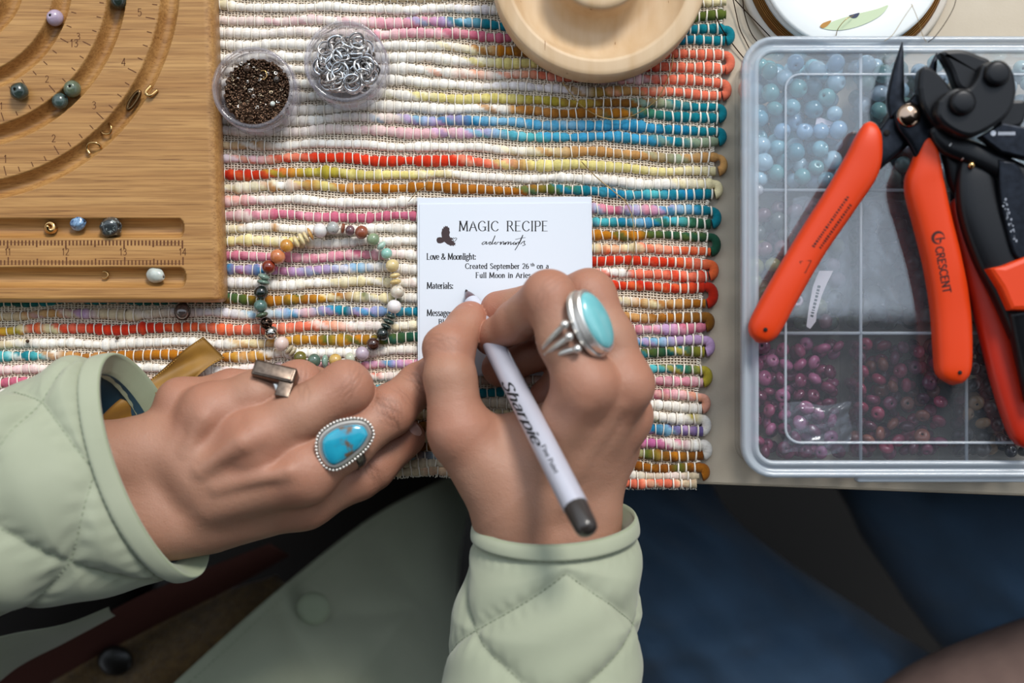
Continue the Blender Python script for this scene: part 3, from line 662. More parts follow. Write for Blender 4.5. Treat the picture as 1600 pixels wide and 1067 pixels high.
def proto_mesh(name, v, f, m):
    me = bpy.data.meshes.new(name); me.from_pydata(np.asarray(v).tolist(), [], f); me.polygons.foreach_set('use_smooth', [True] * len(me.polygons)); me.materials.append(m); return me
tv, tf = torus_data(.00058, .00036, 11, 6)
seed_me = [proto_mesh('seed_bead', tv * s, tf, m) for m, s in ((M['seed'], 1), (M['seed'], 1.12), (M['seed2'], 1.05), (M['seed3'], 1.1), (M['seed'], .85))]
rs = np.random.default_rng(3)
seedmb = MB(); cnt = 0; pts = []
inner = .0138
for _ in range(14000):
    x, y = rs.uniform(-inner, inner, 2)
    if x * x + y * y > inner ** 2: continue
    if all((x - a) ** 2 + (y - b) ** 2 > .00118 ** 2 for a, b in pts[-900:]): pts.append((x, y))
    if len(pts) >= 420: break
sc = (c1[0] + .0003, c1[1] - .0003)
for i, (x, y) in enumerate(pts):
    rr = math.hypot(x, y) / inner
    z = .0052 + .0112 + rs.uniform(0, .0007) - .0012 * rr ** 2 - .0012 * (y / inner) * -1
    t = rs.random(); me = seed_me[0 if t < .45 else 1 if t < .62 else 4 if t < .8 else 2 if t < .91 else 3]
    if i < 300:
        o = bpy.data.objects.new('seed_bead', me); COL.objects.link(o); o.location = (sc[0] + x, sc[1] + y, z); o.rotation_euler = (rs.normal(0, .7), rs.normal(0, .7), 0)
        tag(o, 'tiny metallic seed bead heaped in the left clear jar', 'seed bead', 'seed beads in the jar')
    else:
        Rm = np.array(rot_rand(rs, .7)); seedmb.add((tv @ Rm.T) + [sc[0] + x, sc[1] + y, z], tf)
for _ in range(520):
    a = rs.uniform(0, 6.283); q = inner * math.sqrt(rs.random()); Rm = np.array(rot_rand(rs, .9))
    seedmb.add((tv * 1.1 @ Rm.T) + [sc[0] + q * math.cos(a), sc[1] + q * math.sin(a), .0052 + .0098 + rs.uniform(0, .0012)], tf)
v, f = lathe([(.01, 1.9), (12.9, 2.2), (13.6, 6), (13.9, 10.2), (8, 10.6), (.01, 10.8)], (sc[0], sc[1], .0052), 40); seedmb.add(v, f)
o = seedmb.build('seed_bead_heap', M['seed']); tag(o, 'heap of dark brown seed beads filling the left clear jar', 'seed beads', kind='stuff')
# a few odd bits among the seeds
for (px, py, z, r, m, lb) in ((386, 107, 17.6, 1.7, mat('clear_brown', '#4b382b', .15), 'dark round bead among the seed beads, near the jar rim'), (432, 124, 17.2, 1.5, stone('#3d342c'), 'dark round bead among the seed beads, right side of jar')):
    loose(px, py, z, r, (.2, .3, .9), m, lb, .9)
o = drilled_bead(P(426, 162, 17.8), .0011, (.3, .2, .9), stone('#cfd6cf')); tag(o, 'pearly white seed bead among the dark seed beads', 'seed bead')
w = [P(411 + 6 * math.cos(t), 117 + 7 * math.sin(t), 18.2) for t in np.linspace(-2.2, 2.0, 18)]
v, f = tube(w, .00028, 6); tag(mesh_obj('jump_ring', v, f, M['gold']), 'thin open gold ring lying on the seed beads', 'jump ring')
tv2, tf2 = torus_data(.0033, .00052, 26, 8)
ring_me = [proto_mesh('jump_ring', tv2 * s, tf2, m) for s, m in ((1, mat('polished_ring', '#d2cfcc', .18, 1)), (.92, mat('polished_ring', '#b9b4b0', .2, 1)), (1.06, mat('bright_steel', '#dfe0e2', .14, 1)), (.85, mat('gunmetal', '#8b8783', .2, 1)))]
for i in range(128):
    lay = i // 32; a = rs.uniform(0, 6.283); q = .0112 * math.sqrt(rs.random())
    o = bpy.data.objects.new('jump_ring', ring_me[rs.integers(0, 4)]); COL.objects.link(o)
    o.location = (c2[0] + q * math.cos(a), c2[1] + q * math.sin(a), .0052 + .005 + lay * .0033 + rs.uniform(0, .0015)); o.rotation_euler = (rs.normal(0, .42), rs.normal(0, .42), rs.uniform(0, 6))
    tag(o, 'silver jump ring heaped in the right clear jar', 'jump ring', 'silver jump rings in the jar')

# ------------------------------------------------------------ turned wooden spinner bowl at the top
M['pine'] = mat('turned_pine', '#d6bd9c', .5, var=(160, '#bd9a70', .15), stretch=(.9, .12, .5), bump=(900, .2, .1), speck=(330, '#96704a', .70))
dk = empty('bead_spinner', P(937, -50, 5), 'round turned pale wood bead spinner bowl with a raised centre knob', 'bead spinner')
cD = P(937, -51, 24); cD[2] = .005
prof = [(.01, 0), (40, 0), (44.2, .6), (45.6, 2.5), (45.8, 17), (45.2, 18.8), (44.2, 19.4), (39.2, 19.6), (38.4, 19.0), (36, 14.0), (32, 10.0), (27.5, 8.2), (24, 8.6), (20.5, 11.5), (19.2, 16), (19.0, 22.6), (18.3, 24.2), (16.8, 25), (8, 25.2), (6, 24), (.01, 23.6)]
v, f = lathe(catmull(prof, 90), cD, 120); mesh_obj('bowl', v, f, M['pine'], dk)

# ------------------------------------------------------------ recipe card
M['card'] = mat('card_paper', '#d9dfe8', .6, spec=.3)
card = empty('recipe_card', P(788, 448, 5.3), 'white printed recipe card under the writing hand', 'card')
ZC = 6.0
def sheet(c4, z, th): 
    p = wpoly(c4, z); return prism(p, z - th, z, .05)
v, f = sheet([(652, 309), (924.5, 307), (927, 586), (653, 588)], 5.6, .28); mesh_obj('lower_card', v, f, M['card'], card, smooth=False)
v, f = sheet([(655.5, 319), (922, 317), (924, 584), (655.5, 585)], ZC, .28); mesh_obj('card_sheet', v, f, M['card'], card, smooth=False)
fC = lambda px, py: P(px, py, ZC) + np.array([0, 0, 5e-5])
def ctext(mb, txt, xl, xr, ybase, size, **kw):
    """txt stretched between photo columns xl..xr, baseline row ybase"""
    gap = kw.pop('gap', .08); sx_ = 1.0
    w = text_w(txt, size, 1, gap); sc_ = (xr - xl) / w
    return text_mesh(mb, txt, size, lambda u, v: fC(xl + u * sc_, ybase - v), gap=gap, **kw)
cm = MB()
ctext(cm, 'MAGIC', 717, 781, 361, 15.5, thin=.045, thick=.12, gap=.1); ctext(cm, 'RECIPE', 792, 858, 361, 15.5, thin=.045, thick=.12, gap=.1)
ctext(cm, 'Love & Moonlight:', 667, 744, 405.5, 9.6, thin=.08, thick=.18, gap=.03)
ctext(cm, 'Created September 26', 727, 827, 419.8, 8.2, thin=.09, thick=.17, gap=.08); ctext(cm, 'th', 829, 836, 416, 5, thin=.1, thick=.18); ctext(cm, 'on a', 839, 858, 419.8, 8.2, thin=.09, thick=.17)
ctext(cm, 'Full Moon in Aries', 743.5, 830, 434, 8.2, thin=.09, thick=.17)
ctext(cm, 'Materials:', 667, 708.5, 451, 9.6, thin=.08, thick=.18, gap=.03); ctext(cm, 'Message:', 667, 704.5, 493.5, 9.6, thin=.08, thick=.18, gap=.03); ctext(cm, 'Blos', 685.5, 704, 507, 8.2, thin=.09, thick=.17)
ctext(cm, 'gredient', 812, 849, 568.5, 8.2, thin=.09, thick=.17)
cm.build('printed_lettering', M['ink'], card, smooth=False)['kind'] = 'stuff'
# brush-script word and the small bird with a heart
sm = MB()
def inkline(mb, pts, w, n=None):
    q = catmull(np.array(pts, float), n or len(pts) * 5); t = np.gradient(q, axis=0); t /= np.linalg.norm(t, axis=1)[:, None] + 1e-9; nn = np.stack([-t[:, 1], t[:, 0]], -1)
    ww = (w * (.55 + .6 * np.abs(t[:, 1])))[:, None] / 2; a = q + nn * ww; b = q - nn * ww; m = len(q)
    mb.add([fC(*p) for p in np.concatenate([a, b])], [(i, i + m, i + m + 1, i + 1) for i in range(m - 1)])
Z5 = lambda pts: [(640 + a / 3.233, 290 + b / 3.233) for a, b in pts]
inkline(sm, Z5([(388, 284), (376, 284), (366, 292), (370, 298), (380, 292), (390, 283), (386, 296), (396, 292)]), 1.1)
inkline(sm, Z5([(396, 292), (402, 286), (412, 284), (402, 294), (408, 298), (418, 285), (432, 252), (416, 294), (426, 292)]), 1.1)
inkline(sm, Z5([(426, 292), (436, 284), (430, 294), (438, 296), (446, 285), (456, 288), (462, 284), (458, 298), (470, 284), (476, 284), (474, 297), (486, 286)]), 1.1)
inkline(sm, Z5([(486, 286), (482, 298), (492, 286), (500, 284), (496, 297), (506, 286), (512, 285), (510, 298), (522, 290), (532, 284), (524, 290), (526, 298), (538, 288)]), 1.1)
inkline(sm, Z5([(538, 288), (536, 299), (546, 286), (552, 285), (550, 297), (560, 280), (572, 250), (548, 300), (532, 326)]), 1.1)
inkline(sm, Z5([(534, 272), (560, 266), (586, 262)]), .9)
inkline(sm, Z5([(560, 296), (572, 284), (582, 280), (578, 290), (584, 298), (570, 304)]), 1.1)
sm.build('script_lettering', M['ink'], card, smooth=False)
bm_ = MB(); M['bird'] = mat('brown_print', '#3a2a2c', .7)
bird = Z5([(137, 268), (142, 262), (155, 260), (163, 262), (160, 240), (163, 228), (165, 216), (170, 218), (172, 206), (177, 211), (180, 202), (186, 207), (190, 203), (195, 212), (199, 211), (202, 222), (200, 224), (204, 236), (200, 250), (205, 262), (214, 263), (219, 270), (212, 275), (222, 282), (226, 288), (233, 290), (229, 297), (233, 301), (224, 300), (222, 306), (214, 301), (208, 305), (200, 300), (190, 296), (182, 289), (175, 283), (168, 288), (155, 292), (143, 290), (138, 284), (136, 276)])
bp_ = [fC(*p) for p in bird]; ctr = fC(*Z5([(180, 268)])[0]); bm_.add(bp_, [tuple(range(len(bp_)))]); bm_.build('bird_print', M['bird'], card, smooth=False)
hm = MB(); inkline(hm, Z5([(218, 268), (222, 263), (227, 268), (233, 263), (238, 268), (232, 277), (225, 283), (220, 276), (218, 268)]), .8); hm.build('heart_print', M['ink'], card, smooth=False)

# ------------------------------------------------------------ bracelet
br = empty('bracelet', P(514, 458, 6), 'elastic bracelet of mixed gemstone beads lying open on the rug', 'bracelet')
BD = [  # px,py,radius px,flat,colour1,colour2,label
 (520,356,10.3,1,'#9a9c98','#c3c6c2','smoky grey bead'),(536,357,8.6,.38,'#9c5a3c','#7c4028','thin reddish brown disc'),(547,360,8.2,.9,'#4a3438','#8a6a70','lumpy dark purple bead'),(565,363,10.8,1,'#8f5038','#6d3524','red-brown bead'),
 (583,374,10.4,1,'#8fa07e','#74886a','jade green bead'),(596,384,8.6,.6,'#a8c2b4','#8aa898','pale aqua chip'),(604,396,9,.95,'#9cc8bc','#82b5a8','aqua bead'),(613,415,10.8,1,'#dcc997','#c8b37c','pale yellow bead'),
 (617,430.5,8.6,.5,'#d9c590','#c4ad72','yellow disc'),(618,440.5,9,.5,'#d6c089','#c2a86a','yellow disc'),(621,456,11,1,'#dcd6c8','#b9aa94','white speckled bead'),(616,479,11.4,1,'#e6e2e0','#d8d2d2','milky white bead'),
 (610,494,8.9,.42,'#33473e','#22352e','dark green disc'),(607,502.5,9.4,.42,'#2c4037','#1e2e28','dark green disc'),(603.5,510,9.2,.42,'#263630','#1a2622','dark green disc'),(598,522,10.4,1,'#151b18','#2a332e','black bead'),
 (583,538,10.8,1,'#45291f','#2c1712','dark brown bead'),(566,552,11.2,1,'#c2b4c0','#a998a8','lilac bead'),(547,560,9.4,.85,'#c9cdbb','#b3b8a2','clear pale bead'),(524,563,10.8,1,'#c9a860','#b08a44','honey yellow bead'),
 (508,564,10.6,.5,'#8fa99b','#728f80','pale aqua disc'),(491,563,10.8,1,'#5f7566','#3f574c','grey-green bead'),(469,559,10.6,1,'#77702e','#5a5420','olive bead'),(457.5,550.5,9,.4,'#b3a688','#8f8468','beige disc'),(452,546.5,9,.4,'#bdb093','#9a8f74','beige disc'),
 (440,537,11.6,1,'#e0cfc6','#cdb4aa','pale pink bead'),(424,520,10.9,1,'#b9b2aa','#3b332e','ornate silver bead'),(416,505,9.8,1,'#453a33','#211a16','dark ornate metal bead'),(409,492.5,10.4,.42,'#4b5b48','#34432f','dark green disc'),
 (407,478,10.8,1,'#5b7a72','#3f5d57','blue-green bead'),(408,457,11.3,1,'#1c2a25','#0f1714','green-black bead'),(411.5,441,10.2,.42,'#6c8274','#4f665a','grey-green disc'),(412.5,432.5,10,.5,'#7d9183','#5d7468','grey-green disc'),
 (420,417,11,1,'#85331d','#6d2414','brick red bead'),(434,401,12.2,.95,'#d08d60','#bb6c40','peach orange bead'),(448,384,10.8,1,'#cf9a48','#b97b2c','orange-yellow bead'),(463,377.5,10.2,.45,'#ddcd9c','#c9b67c','cream disc'),(471.5,373.5,10.2,.4,'#e0d2a4','#cdbb84','cream disc'),
 (478.5,370,9.6,.35,'#ddcba0','#c8b17a','cream disc'),(485,365.5,10.6,.3,'#c79a58','#ad7c3a','yellow-brown disc'),(500,360,11.6,1,'#e2dfdc','#d2cdcb','white bead')]
pc = np.array([P(b[0], b[1], 8) for b in BD]); nB = len(BD)
M['ornate'] = mat('ornate_silver', '#c8c2ba', .25, 1, speck=(1100, '#1d1815', .55)); M['ornate2'] = mat('ornate_bronze', '#5c4b40', .3, 1, speck=(1100, '#120e0c', .5))
for i, b in enumerate(BD):
    ax = nrm(pc[(i + 1) % nB] - pc[i - 1]); r = b[2] * S0 * .985
    z = .0058 + r * .92
    c = P(b[0], b[1], z * 1000)
    mm = M['ornate'] if 'ornate silver' in b[6] else M['ornate2'] if 'ornate' in b[6] else stone(b[4], b[5], .18, sp=(900, '#4a4238', .68) if 'speck' in b[6] or 'smoky' in b[6] else None, sc=260)
    o = drilled_bead(c, r, ax, mm, 'bead', br, b[3] if b[3] < 1 else .96, .05 if 'chip' in b[6] or 'lumpy' in b[6] else 0, nu=24); o['label'] = b[6]
v, f = tube(np.array([P(b[0], b[1], 5.8 + b[2] * .27) for b in BD]), .0004, 6, closed=True); mesh_obj('elastic_cord', v, f, mat('elastic', '#d6cfc6', .4), br)

# ------------------------------------------------------------ loose bits on the rug, wires
v, f = sphere(P(285, 487, 8.5), (.0031, .0033, .0028), 18, 12); o = mesh_obj('gem_charm', v, f, None); tag(o, 'round smoky gem charm on the rug below the board corner', 'charm'); o.data.materials.append(mat('smoky_gem', '#6b5f5a', .12, .3, coat=1, var=(700, '#33292a', .4)))
w = [P(285 + 11.6 * math.cos(t), 487 + 12.6 * math.sin(t), 8.2) for t in np.linspace(0, 2 * np.pi, 30, endpoint=False)]
v, f = tube(w, .0004, 6, closed=True); mesh_obj('bezel', v, f, mat('dark_bronze', '#4b3c33', .3, 1), o)
for px, py, lb in ((43, 533, 'tiny dark seed bead on the rug near the left photo edge'), (183, 528, 'tiny dark seed bead on the red yarn row above the sleeve'), (555, 494, 'tiny brown seed bead on the rug inside the bracelet')):
    o = drilled_bead(P(px, py, 5.3), .0008, (.3, .1, .9), M['seed'], 'seed_bead', None, .8); tag(o, lb, 'seed bead')
M['wire'] = mat('copper_wire', '#8a6034', .3, 1); M['dwire'] = mat('dark_wire', '#33231a', .35, 1); M['gwire'] = mat('brass_wire', '#b79a66', .3, 1)
def wire(pts, r, m, label, name='wire'):
    w = catmull(np.array([P(*p) for p in pts]), len(pts) * 10); v, f = tube(w, r * 1e-3, 6); o = mesh_obj(name, v, f, m); tag(o, label, 'wire'); return o
wire([(908, 252, 9), (930, 275, 7), (960, 300, 6.5), (978, 316, 6.3), (988, 340, 6.5), (990, 362, 6.8), (991, 385, 7), (986, 410, 6.5), (979, 425, 5.8)], .22, M['gwire'], 'thin bent brass wire lying on the rug right of the card')
wire([(879, 128, 6.5), (893, 148, 6.6), (912, 168, 6.5), (940, 183, 6.4), (970, 186, 6.4), (1000, 175, 6.5), (1025, 157, 6.5), (1036, 140, 6.6), (1048, 110, 6.8), (1052, 85, 7)], .2, M['gwire'], 'thin pale wire looping out from under the wooden spinner')
wire([(638, 315, 5.8), (652, 300, 6.4), (665, 290, 6.2), (672, 275, 5.8)], .16, M['gwire'], 'short thin wire end above the card corner')

# ------------------------------------------------------------ spool at the top right
sp = empty('wire_spool', P(1330, -68, 0), 'white plastic spool wound with brown beading wire at the top right', 'spool')
cS = P(1330, -68, 12); cS[2] = 0
M['spoolw'] = mat('white_plastic', '#eef0ee', .3, spec=.5); M['spoolb'] = mat('ivory_plastic', '#d9cfc2', .35); 
v, f = lathe([(.01, .3), (46, .3), (47.2, 1), (47.4, 2), (46, 3), (43.5, 3.2), (.01, 3.2)], cS, 96); mesh_obj('lower_flange', v, f, M['spoolb'], sp)
wv = MB()
for zi in range(4):
    for ri in range(5):
        a = np.linspace(0, 2 * np.pi, 90, endpoint=False); r_ = .0437 - ri * .00075 - zi * .0003
        w = np.column_stack([cS[0] + r_ * np.cos(a), cS[1] + r_ * np.sin(a), np.full(90, .0037 + zi * .0009)]); wv.add(*tube(w, .00042, 5, closed=True))
o = wv.build('wound_wire', M['wire'], sp); o['kind'] = 'stuff'
v, f = lathe([(.01, 3.2), (39.5, 3.2), (40.2, 6.5), (39.6, 8.2), (37, 8.8), (22, 8.8), (20, 7), (.01, 7)], cS, 96); mesh_obj('hub', v, f, M['spoolw'], sp)
v, f = lathe([(20, 7), (21, 13.5), (23, 14.2), (38.5, 14.4), (40, 13.8), (40, 13), (24, 12.8)], cS, 96); mesh_obj('upper_flange', v, f, M['spoolw'], sp)
lb_ = MB(); M['green_label'] = mat('green_print', '#c4d2ae', .5); M['navy'] = mat('navy_print', '#2b3350', .5); M['orange_print'] = mat('ochre_print', '#b37d2e', .5)
def flat_on(mbm, pts, z, n=40, name='label_print', m=None, parent=None):
    q = wpoly(pts, z, n); c = q.mean(0); V = np.column_stack([q, np.full(len(q), z * 1e-3)])
    return mesh_obj(name, V, [tuple(range(len(q)))], m, parent, smooth=False)
flat_on(None, [(1284, 44), (1300, 34), (1330, 24), (1370, 14), (1388, 8), (1376, 24), (1350, 38), (1322, 46), (1300, 47)], 14.6, 40, 'green_label', M['green_label'], sp)
flat_on(None, [(1281, 41), (1286, 36), (1299, 32), (1292, 41), (1285, 44)], 14.7, 20, 'ochre_label_mark', M['orange_print'], sp)
flat_on(None, [(1326, 24), (1332, 28), (1339, 27), (1343, 20), (1334, 22)], 14.75, 20, 'navy_label_mark', M['navy'], sp)
wire([(1144, -8, 3), (1150, 20, 1.5), (1156, 45, 1), (1166, 66, 1), (1178, 90, 1)], .22, M['dwire'], 'dark loose wire loop crossing the table, left of two by the spool')
wire([(1160, -8, 4), (1163, 20, 3), (1172, 48, 2), (1184, 66, 1.5), (1200, 84, 1)], .22, M['dwire'], 'dark loose wire loop crossing the table, nearest the spool flange')
wire([(1118, 25, 6.5), (1128, 45, 6), (1138, 60, 2), (1160, 88, 1), (1176, 104, 1)], .26, M['dwire'], 'dark wire running from the rug corner to the plastic case')
wire([(1140, -10, 8), (1160, 12, 6), (1185, 38, 5), (1208, 62, 3)], .24, M['dwire'], 'dark straight wire passing under the spool')
wire([(1495, -6, 42), (1490, 12, 41), (1478, 34, 40.5), (1462, 56, 40), (1450, 66, 39.6)], .16, M['dwire'], 'thin wire arc above the case near the pliers')
wire([(1426, 8, 42), (1412, 28, 41), (1395, 54, 40), (1382, 64, 39.6)], .12, M['gwire'], 'pale wire crossing above the white spool, left strand')
wire([(1424, 6, 42), (1434, 30, 41), (1442, 56, 40), (1448, 66, 39.6)], .12, M['gwire'], 'pale wire crossing above the white spool, right strand')
wire([(1306, 56, 15), (1310, 44, 17), (1322, 30, 18), (1334, 24, 16)], .16, M['gwire'], 'short pale wire arching over the spool label')

# ------------------------------------------------------------ bead storage case
from mathutils.bvhtree import BVHTree
M['case'] = clear_mat('case_plastic', '#fafbfc', .03, '#dfe6ee', .06, 1.45)
M['lid'] = clear_mat('lid_plastic', '#fbfcfe', .045, '#dfe8f2', .03, 1.95)
M['rim'] = clear_mat('frosted_rim', '#f4f6f8', .6, '#d3dde8', .12, 1.5)
M['rib'] = clear_mat('rib_plastic', '#f4f7fa', .5, '#e6edf5', .1, 1.5)
def rrect(x0, y0, x1, y1, r, ins=0.0, n=7):
    x0 += ins; y0 += ins; x1 -= ins; y1 -= ins; r = max(r - ins, .8); o = []
    for cx, cy, a0 in ((x1 - r, y1 - r, 0), (x0 + r, y1 - r, 90), (x0 + r, y0 + r, 180), (x1 - r, y0 + r, 270)):
        for q in range(n):
            a = math.radians(a0 + 90 * q / (n - 1)); o.append((cx + r * math.cos(a), cy + r * math.sin(a)))
    return np.array(o)
def shell(prof, rect, r, cap0=False, cap1=False):
    rings = [np.column_stack([rrect(*rect, r, i), np.full(28, z)]) for i, z in prof]
    v = np.concatenate(rings) * 1e-3; f = grid_faces(28, len(prof), True)
    if cap0: f.append(tuple(range(28))[::-1])
    if cap1: f.append(tuple(range((len(prof) - 1) * 28, len(prof) * 28)))
    return v, f
case = empty('bead_case', (.2, .035, 0), 'clear plastic compartment case of coloured beads with pliers on its lid', 'storage case')
BR = (96.8, -53.5, 342, 122.5)
v, f = shell([(2.5, .4), (1.2, .2), (.3, 1.5), (0, 34.5), (-.8, 34.8), (-.8, 35.4), (1.4, 35.4), (1.6, 2), (2.4, 1.5)], BR, 9, False, True); mesh_obj('tray', v, f, M['case'], case, smooth=False)
COLX = [98.3, 143.4, 186.9, 230, 273, 316, 340.5]; ROWY = [122, 62.2, 3.4, -52]
for x in COLX[1:-1]:
    v, f = box((x * 1e-3, .0346, .0184), (.0006, .0868, .0166)); mesh_obj('divider', v, f, M['case'], case, smooth=False)
for y in ROWY[1:-1]:
    v, f = box((.2194, y * 1e-3, .0184), (.121, .0006, .0166)); mesh_obj('divider', v, f, M['case'], case, smooth=False)
LR = (94.2, -55.8, 345, 125.0)
v, f = shell([(3, 36.0), (3, 37.4)], LR, 13, True, True); mesh_obj('lid_panel', v, f, M['lid'], case, smooth=False)
v, f = shell([(1.4, 33), (.2, 33), (0, 38.2), (.8, 39.2), (1.8, 39.2), (2.5, 38.2), (3.0, 37.6), (4.4, 37.6), (4.9, 38.8), (5.9, 39.2), (6.8, 38.6), (7.0, 37.5)], LR, 13); mesh_obj('lid_rim', v, f, M['rim'], case)
# ridges moulded into the lid: inner frame and the lines over the dividers
fr_ = rrect(112.2, -41.5, 336, 109.5, 6); w = np.column_stack([fr_, np.full(28, 37.6)]) * 1e-3
v, f = tube(w, .00055, 8, closed=True); mesh_obj('lid_ridge', v, f, M['rib'], case)
for x in COLX[1:-1]:
    v, f = tube([(x * 1e-3, -.0495, .0361), (x * 1e-3, .1187, .0361)], .0007, 6); mesh_obj('divider_ridge', v, f, M['rib'], case)
for y in ROWY[1:-1]:
    v, f = tube([(.101, y * 1e-3, .0361), (.338, y * 1e-3, .0361)], .0007, 6); mesh_obj('divider_ridge', v, f, M['rib'], case)
for y in ROWY[1:-1]:
    v, f = sphere((.1015, y * 1e-3, .036), (.0022, .0022, .001), 12, 8); mesh_obj('ridge_knob', v, f, M['rib'], case)
v, f = box((.178, -.0566, .0335), (.036, .0012, .0035), bev=.0006); mesh_obj('latch', v, f, M['rim'], case)
# beads sorted into the compartments
def bead_proto(r, flat, m, hr=.2, nu=14):
    a = np.linspace(math.asin(hr), math.pi - math.asin(hr), 8); prof = [(hr * r, math.cos(a[0]) * r * flat * .5)] + [(math.sin(t) * r, math.cos(t) * r * flat) for t in a] + [(hr * r, -math.cos(a[0]) * r * flat * .5)]
    p = np.array(prof); th = np.linspace(0, 2 * np.pi, nu, endpoint=False)
    V = np.stack([np.outer(p[:, 0], np.cos(th)), np.outer(p[:, 0], np.sin(th)), np.repeat(p[:, 1][:, None], nu, 1)], -1).reshape(-1, 3)
    f = grid_faces(nu, len(p), True, flip=True) + [tuple(range(nu)), tuple(range((len(p) - 1) * nu, len(p) * nu))[::-1]]
    me = proto_mesh('bead', V, f, m); me.materials.append(M['hole']); me.polygons.foreach_set('material_index', [0] * (len(f) - 2) + [1, 1]); return me
CELLS = [ # col,row,diam,flat,[colours],layers,label,group, tilt
 (0, 0, 7.9, .92, ['#5f9bb0', '#78b0bd', '#9dc2d2', '#5a9a9c', '#86acc9', '#4a8696'], 4, 'light blue and aqua bead in the case, top left compartment', 'light blue beads in the case'),
 (1, 0, 7.9, .92, ['#8fb0c2', '#6f9f9d', '#5c7f76', '#a3b8c6', '#4d6f69'], 4, 'pale blue or sage bead in the case, top compartment behind the plier jaws', 'pale blue and sage beads in the case'),
 (2, 0, 7.6, .9, ['#9db7b5', '#6f8b86', '#a8bcc4'], 2, 'sage bead in the case below the black cutter', 'sage beads under the cutter'),
 (0, 1, 7.4, .88, ['#6f7a4c', '#4f5a3a', '#83865a', '#3d4130', '#7b5a60', '#5a6058'], 3, 'olive or moss green bead in the middle left compartment of the case', 'olive beads in the case'),
 (1, 1, 7.4, .9, ['#4c4a3d', '#5d5a48', '#3f3d36', '#6c6857'], 3, 'dark olive grey bead in the middle compartment of the case', 'dark grey-green beads in the case'),
 (2, 1, 7.4, .9, ['#3f3a33', '#544c42', '#2f2c2a'], 2, 'dark bead in the middle compartment hidden by the plier handles', 'dark beads under the handles'),
 (0, 2, 6.6, .66, ['#9a4766', '#843a58', '#a9557a', '#6f2f48', '#b2668a'], 3, 'rose purple doughnut bead in the bottom left compartment of the case', 'rose purple beads in the case'),
 (1, 2, 6.6, .66, ['#8a2f48', '#a23a56', '#7d3b55', '#8e5445', '#5c2a3c'], 3, 'wine red doughnut bead in the bottom middle compartment of the case', 'wine red beads in the case'),
 (2, 2, 6.8, .7, ['#3b3633', '#4a4340', '#2c2a2b', '#b08a62', '#57504c'], 3, 'charcoal or tan bead in the bottom compartment right of the wine red ones', 'charcoal and tan beads in the case')]
rs = np.random.default_rng(11)
fillers = MB(); fill_mats = []
for cx, cy, dia, fl, cols, nl, lab, grp in CELLS:
    bm_mats = [mat('glass_bead', c, .16, spec=.6, sss=.12, coat=.3) for c in cols]
    pro = [bead_proto(dia * .5e-3, fl, m) for m in bm_mats]; base_i = len(fill_mats); fill_mats += bm_mats
    x0, x1 = COLX[cx] + 1.2, COLX[cx + 1] - 1.2; y1, y0 = ROWY[cy] - 1.2, ROWY[cy + 1] + 1.2
    if cx == 2: x1 = min(x1, 226)
    for L_ in range(nl):
        top = L_ == nl - 1; pts = []
        for _ in range(6000):
            r0 = dia / 2; x = rs.uniform(x0 + r0, x1 - r0); y = rs.uniform(y0 + r0, y1 - r0)
            if all((x - a) ** 2 + (y - b) ** 2 > (dia * .86) ** 2 for a, b in pts): pts.append((x, y))
        for x, y in pts:
            z = 1.8 + dia * .5 + L_ * dia * .80 + (rs.uniform(-.8, 2.2) if top else 0); ci = rs.integers(0, len(pro)); s_ = rs.uniform(.86, 1.06)
            eu = (rs.normal(0, .8), rs.normal(0, .8), rs.uniform(0, 6))
            if top:
                o = bpy.data.objects.new('bead', pro[ci]); COL.objects.link(o); o.location = (x * 1e-3, y * 1e-3, z * 1e-3); o.rotation_euler = eu; o.scale = (s_,) * 3
                tag(o, lab, 'bead', grp)
            else:
                me = pro[ci]; V = np.array([tuple(q.co) for q in me.vertices]); from mathutils import Euler
                Rm = np.array(Euler(eu).to_matrix()); fillers.add(V @ Rm.T * s_ + [x * 1e-3, y * 1e-3, z * 1e-3], [tuple(q.vertices) for q in me.polygons], None, base_i + ci)
v_ = np.concatenate(fillers.v)
o = mesh_obj('bead_filling', v_, fillers.f, None, mats=fill_mats, fmat=fillers.m); tag(o, 'lower layers of assorted glass beads filling the case compartments', 'beads', kind='stuff')
def crumple(x0, y0, x1, y1, z, amp, name, label, seed):
    r_ = np.random.default_rng(seed); n = 34; u = np.linspace(0, 1, n); U, V_ = np.meshgrid(u, u); H_ = np.zeros_like(U)
    for _ in range(16):
        a, b = r_.normal(0, 7, 2); H_ += np.abs(np.sin(a * U + b * V_ + r_.uniform(0, 6))) * r_.uniform(.3, 1)
    H_ = (H_ - H_.mean()) / 5 * amp; e = np.minimum(np.minimum(U, 1 - U), np.minimum(V_, 1 - V_)); 
    X_ = x0 + (x1 - x0) * U + .8 * np.sin(9 * V_ + seed); Y_ = y0 + (y1 - y0) * V_ + .8 * np.sin(8 * U)
    top = np.stack([X_, Y_, z + H_ + 1.5 * np.clip(e * 8, 0, 1)], -1).reshape(-1, 3) * 1e-3; bot = np.stack([X_, Y_, z - .6 + H_ * .5], -1).reshape(-1, 3) * 1e-3
    o = mesh_obj(name, np.vstack([top, bot]), grid_faces(n, n) + [tuple(q + n * n for q in t[::-1]) for t in grid_faces(n, n)], M['bag']); tag(o, label, 'bag')
M['bag'] = clear_mat('bag_film', '#f8f9fc', .07, '#e5ecf5', .1, 1.55)
crumple(114, -47, 142, -26, 25, 2.2, 'plastic_bag', 'crumpled clear plastic bag on the rose beads in the case', 4)
crumple(117, 10, 142, 60, 25, 1.8, 'plastic_bag', 'crumpled clear plastic bag over the olive beads in the case', 5)
crumple(147, 8, 176, 60, 25, 1.8, 'plastic_bag', 'crumpled clear plastic bag in the middle compartment between the plier handles', 6)
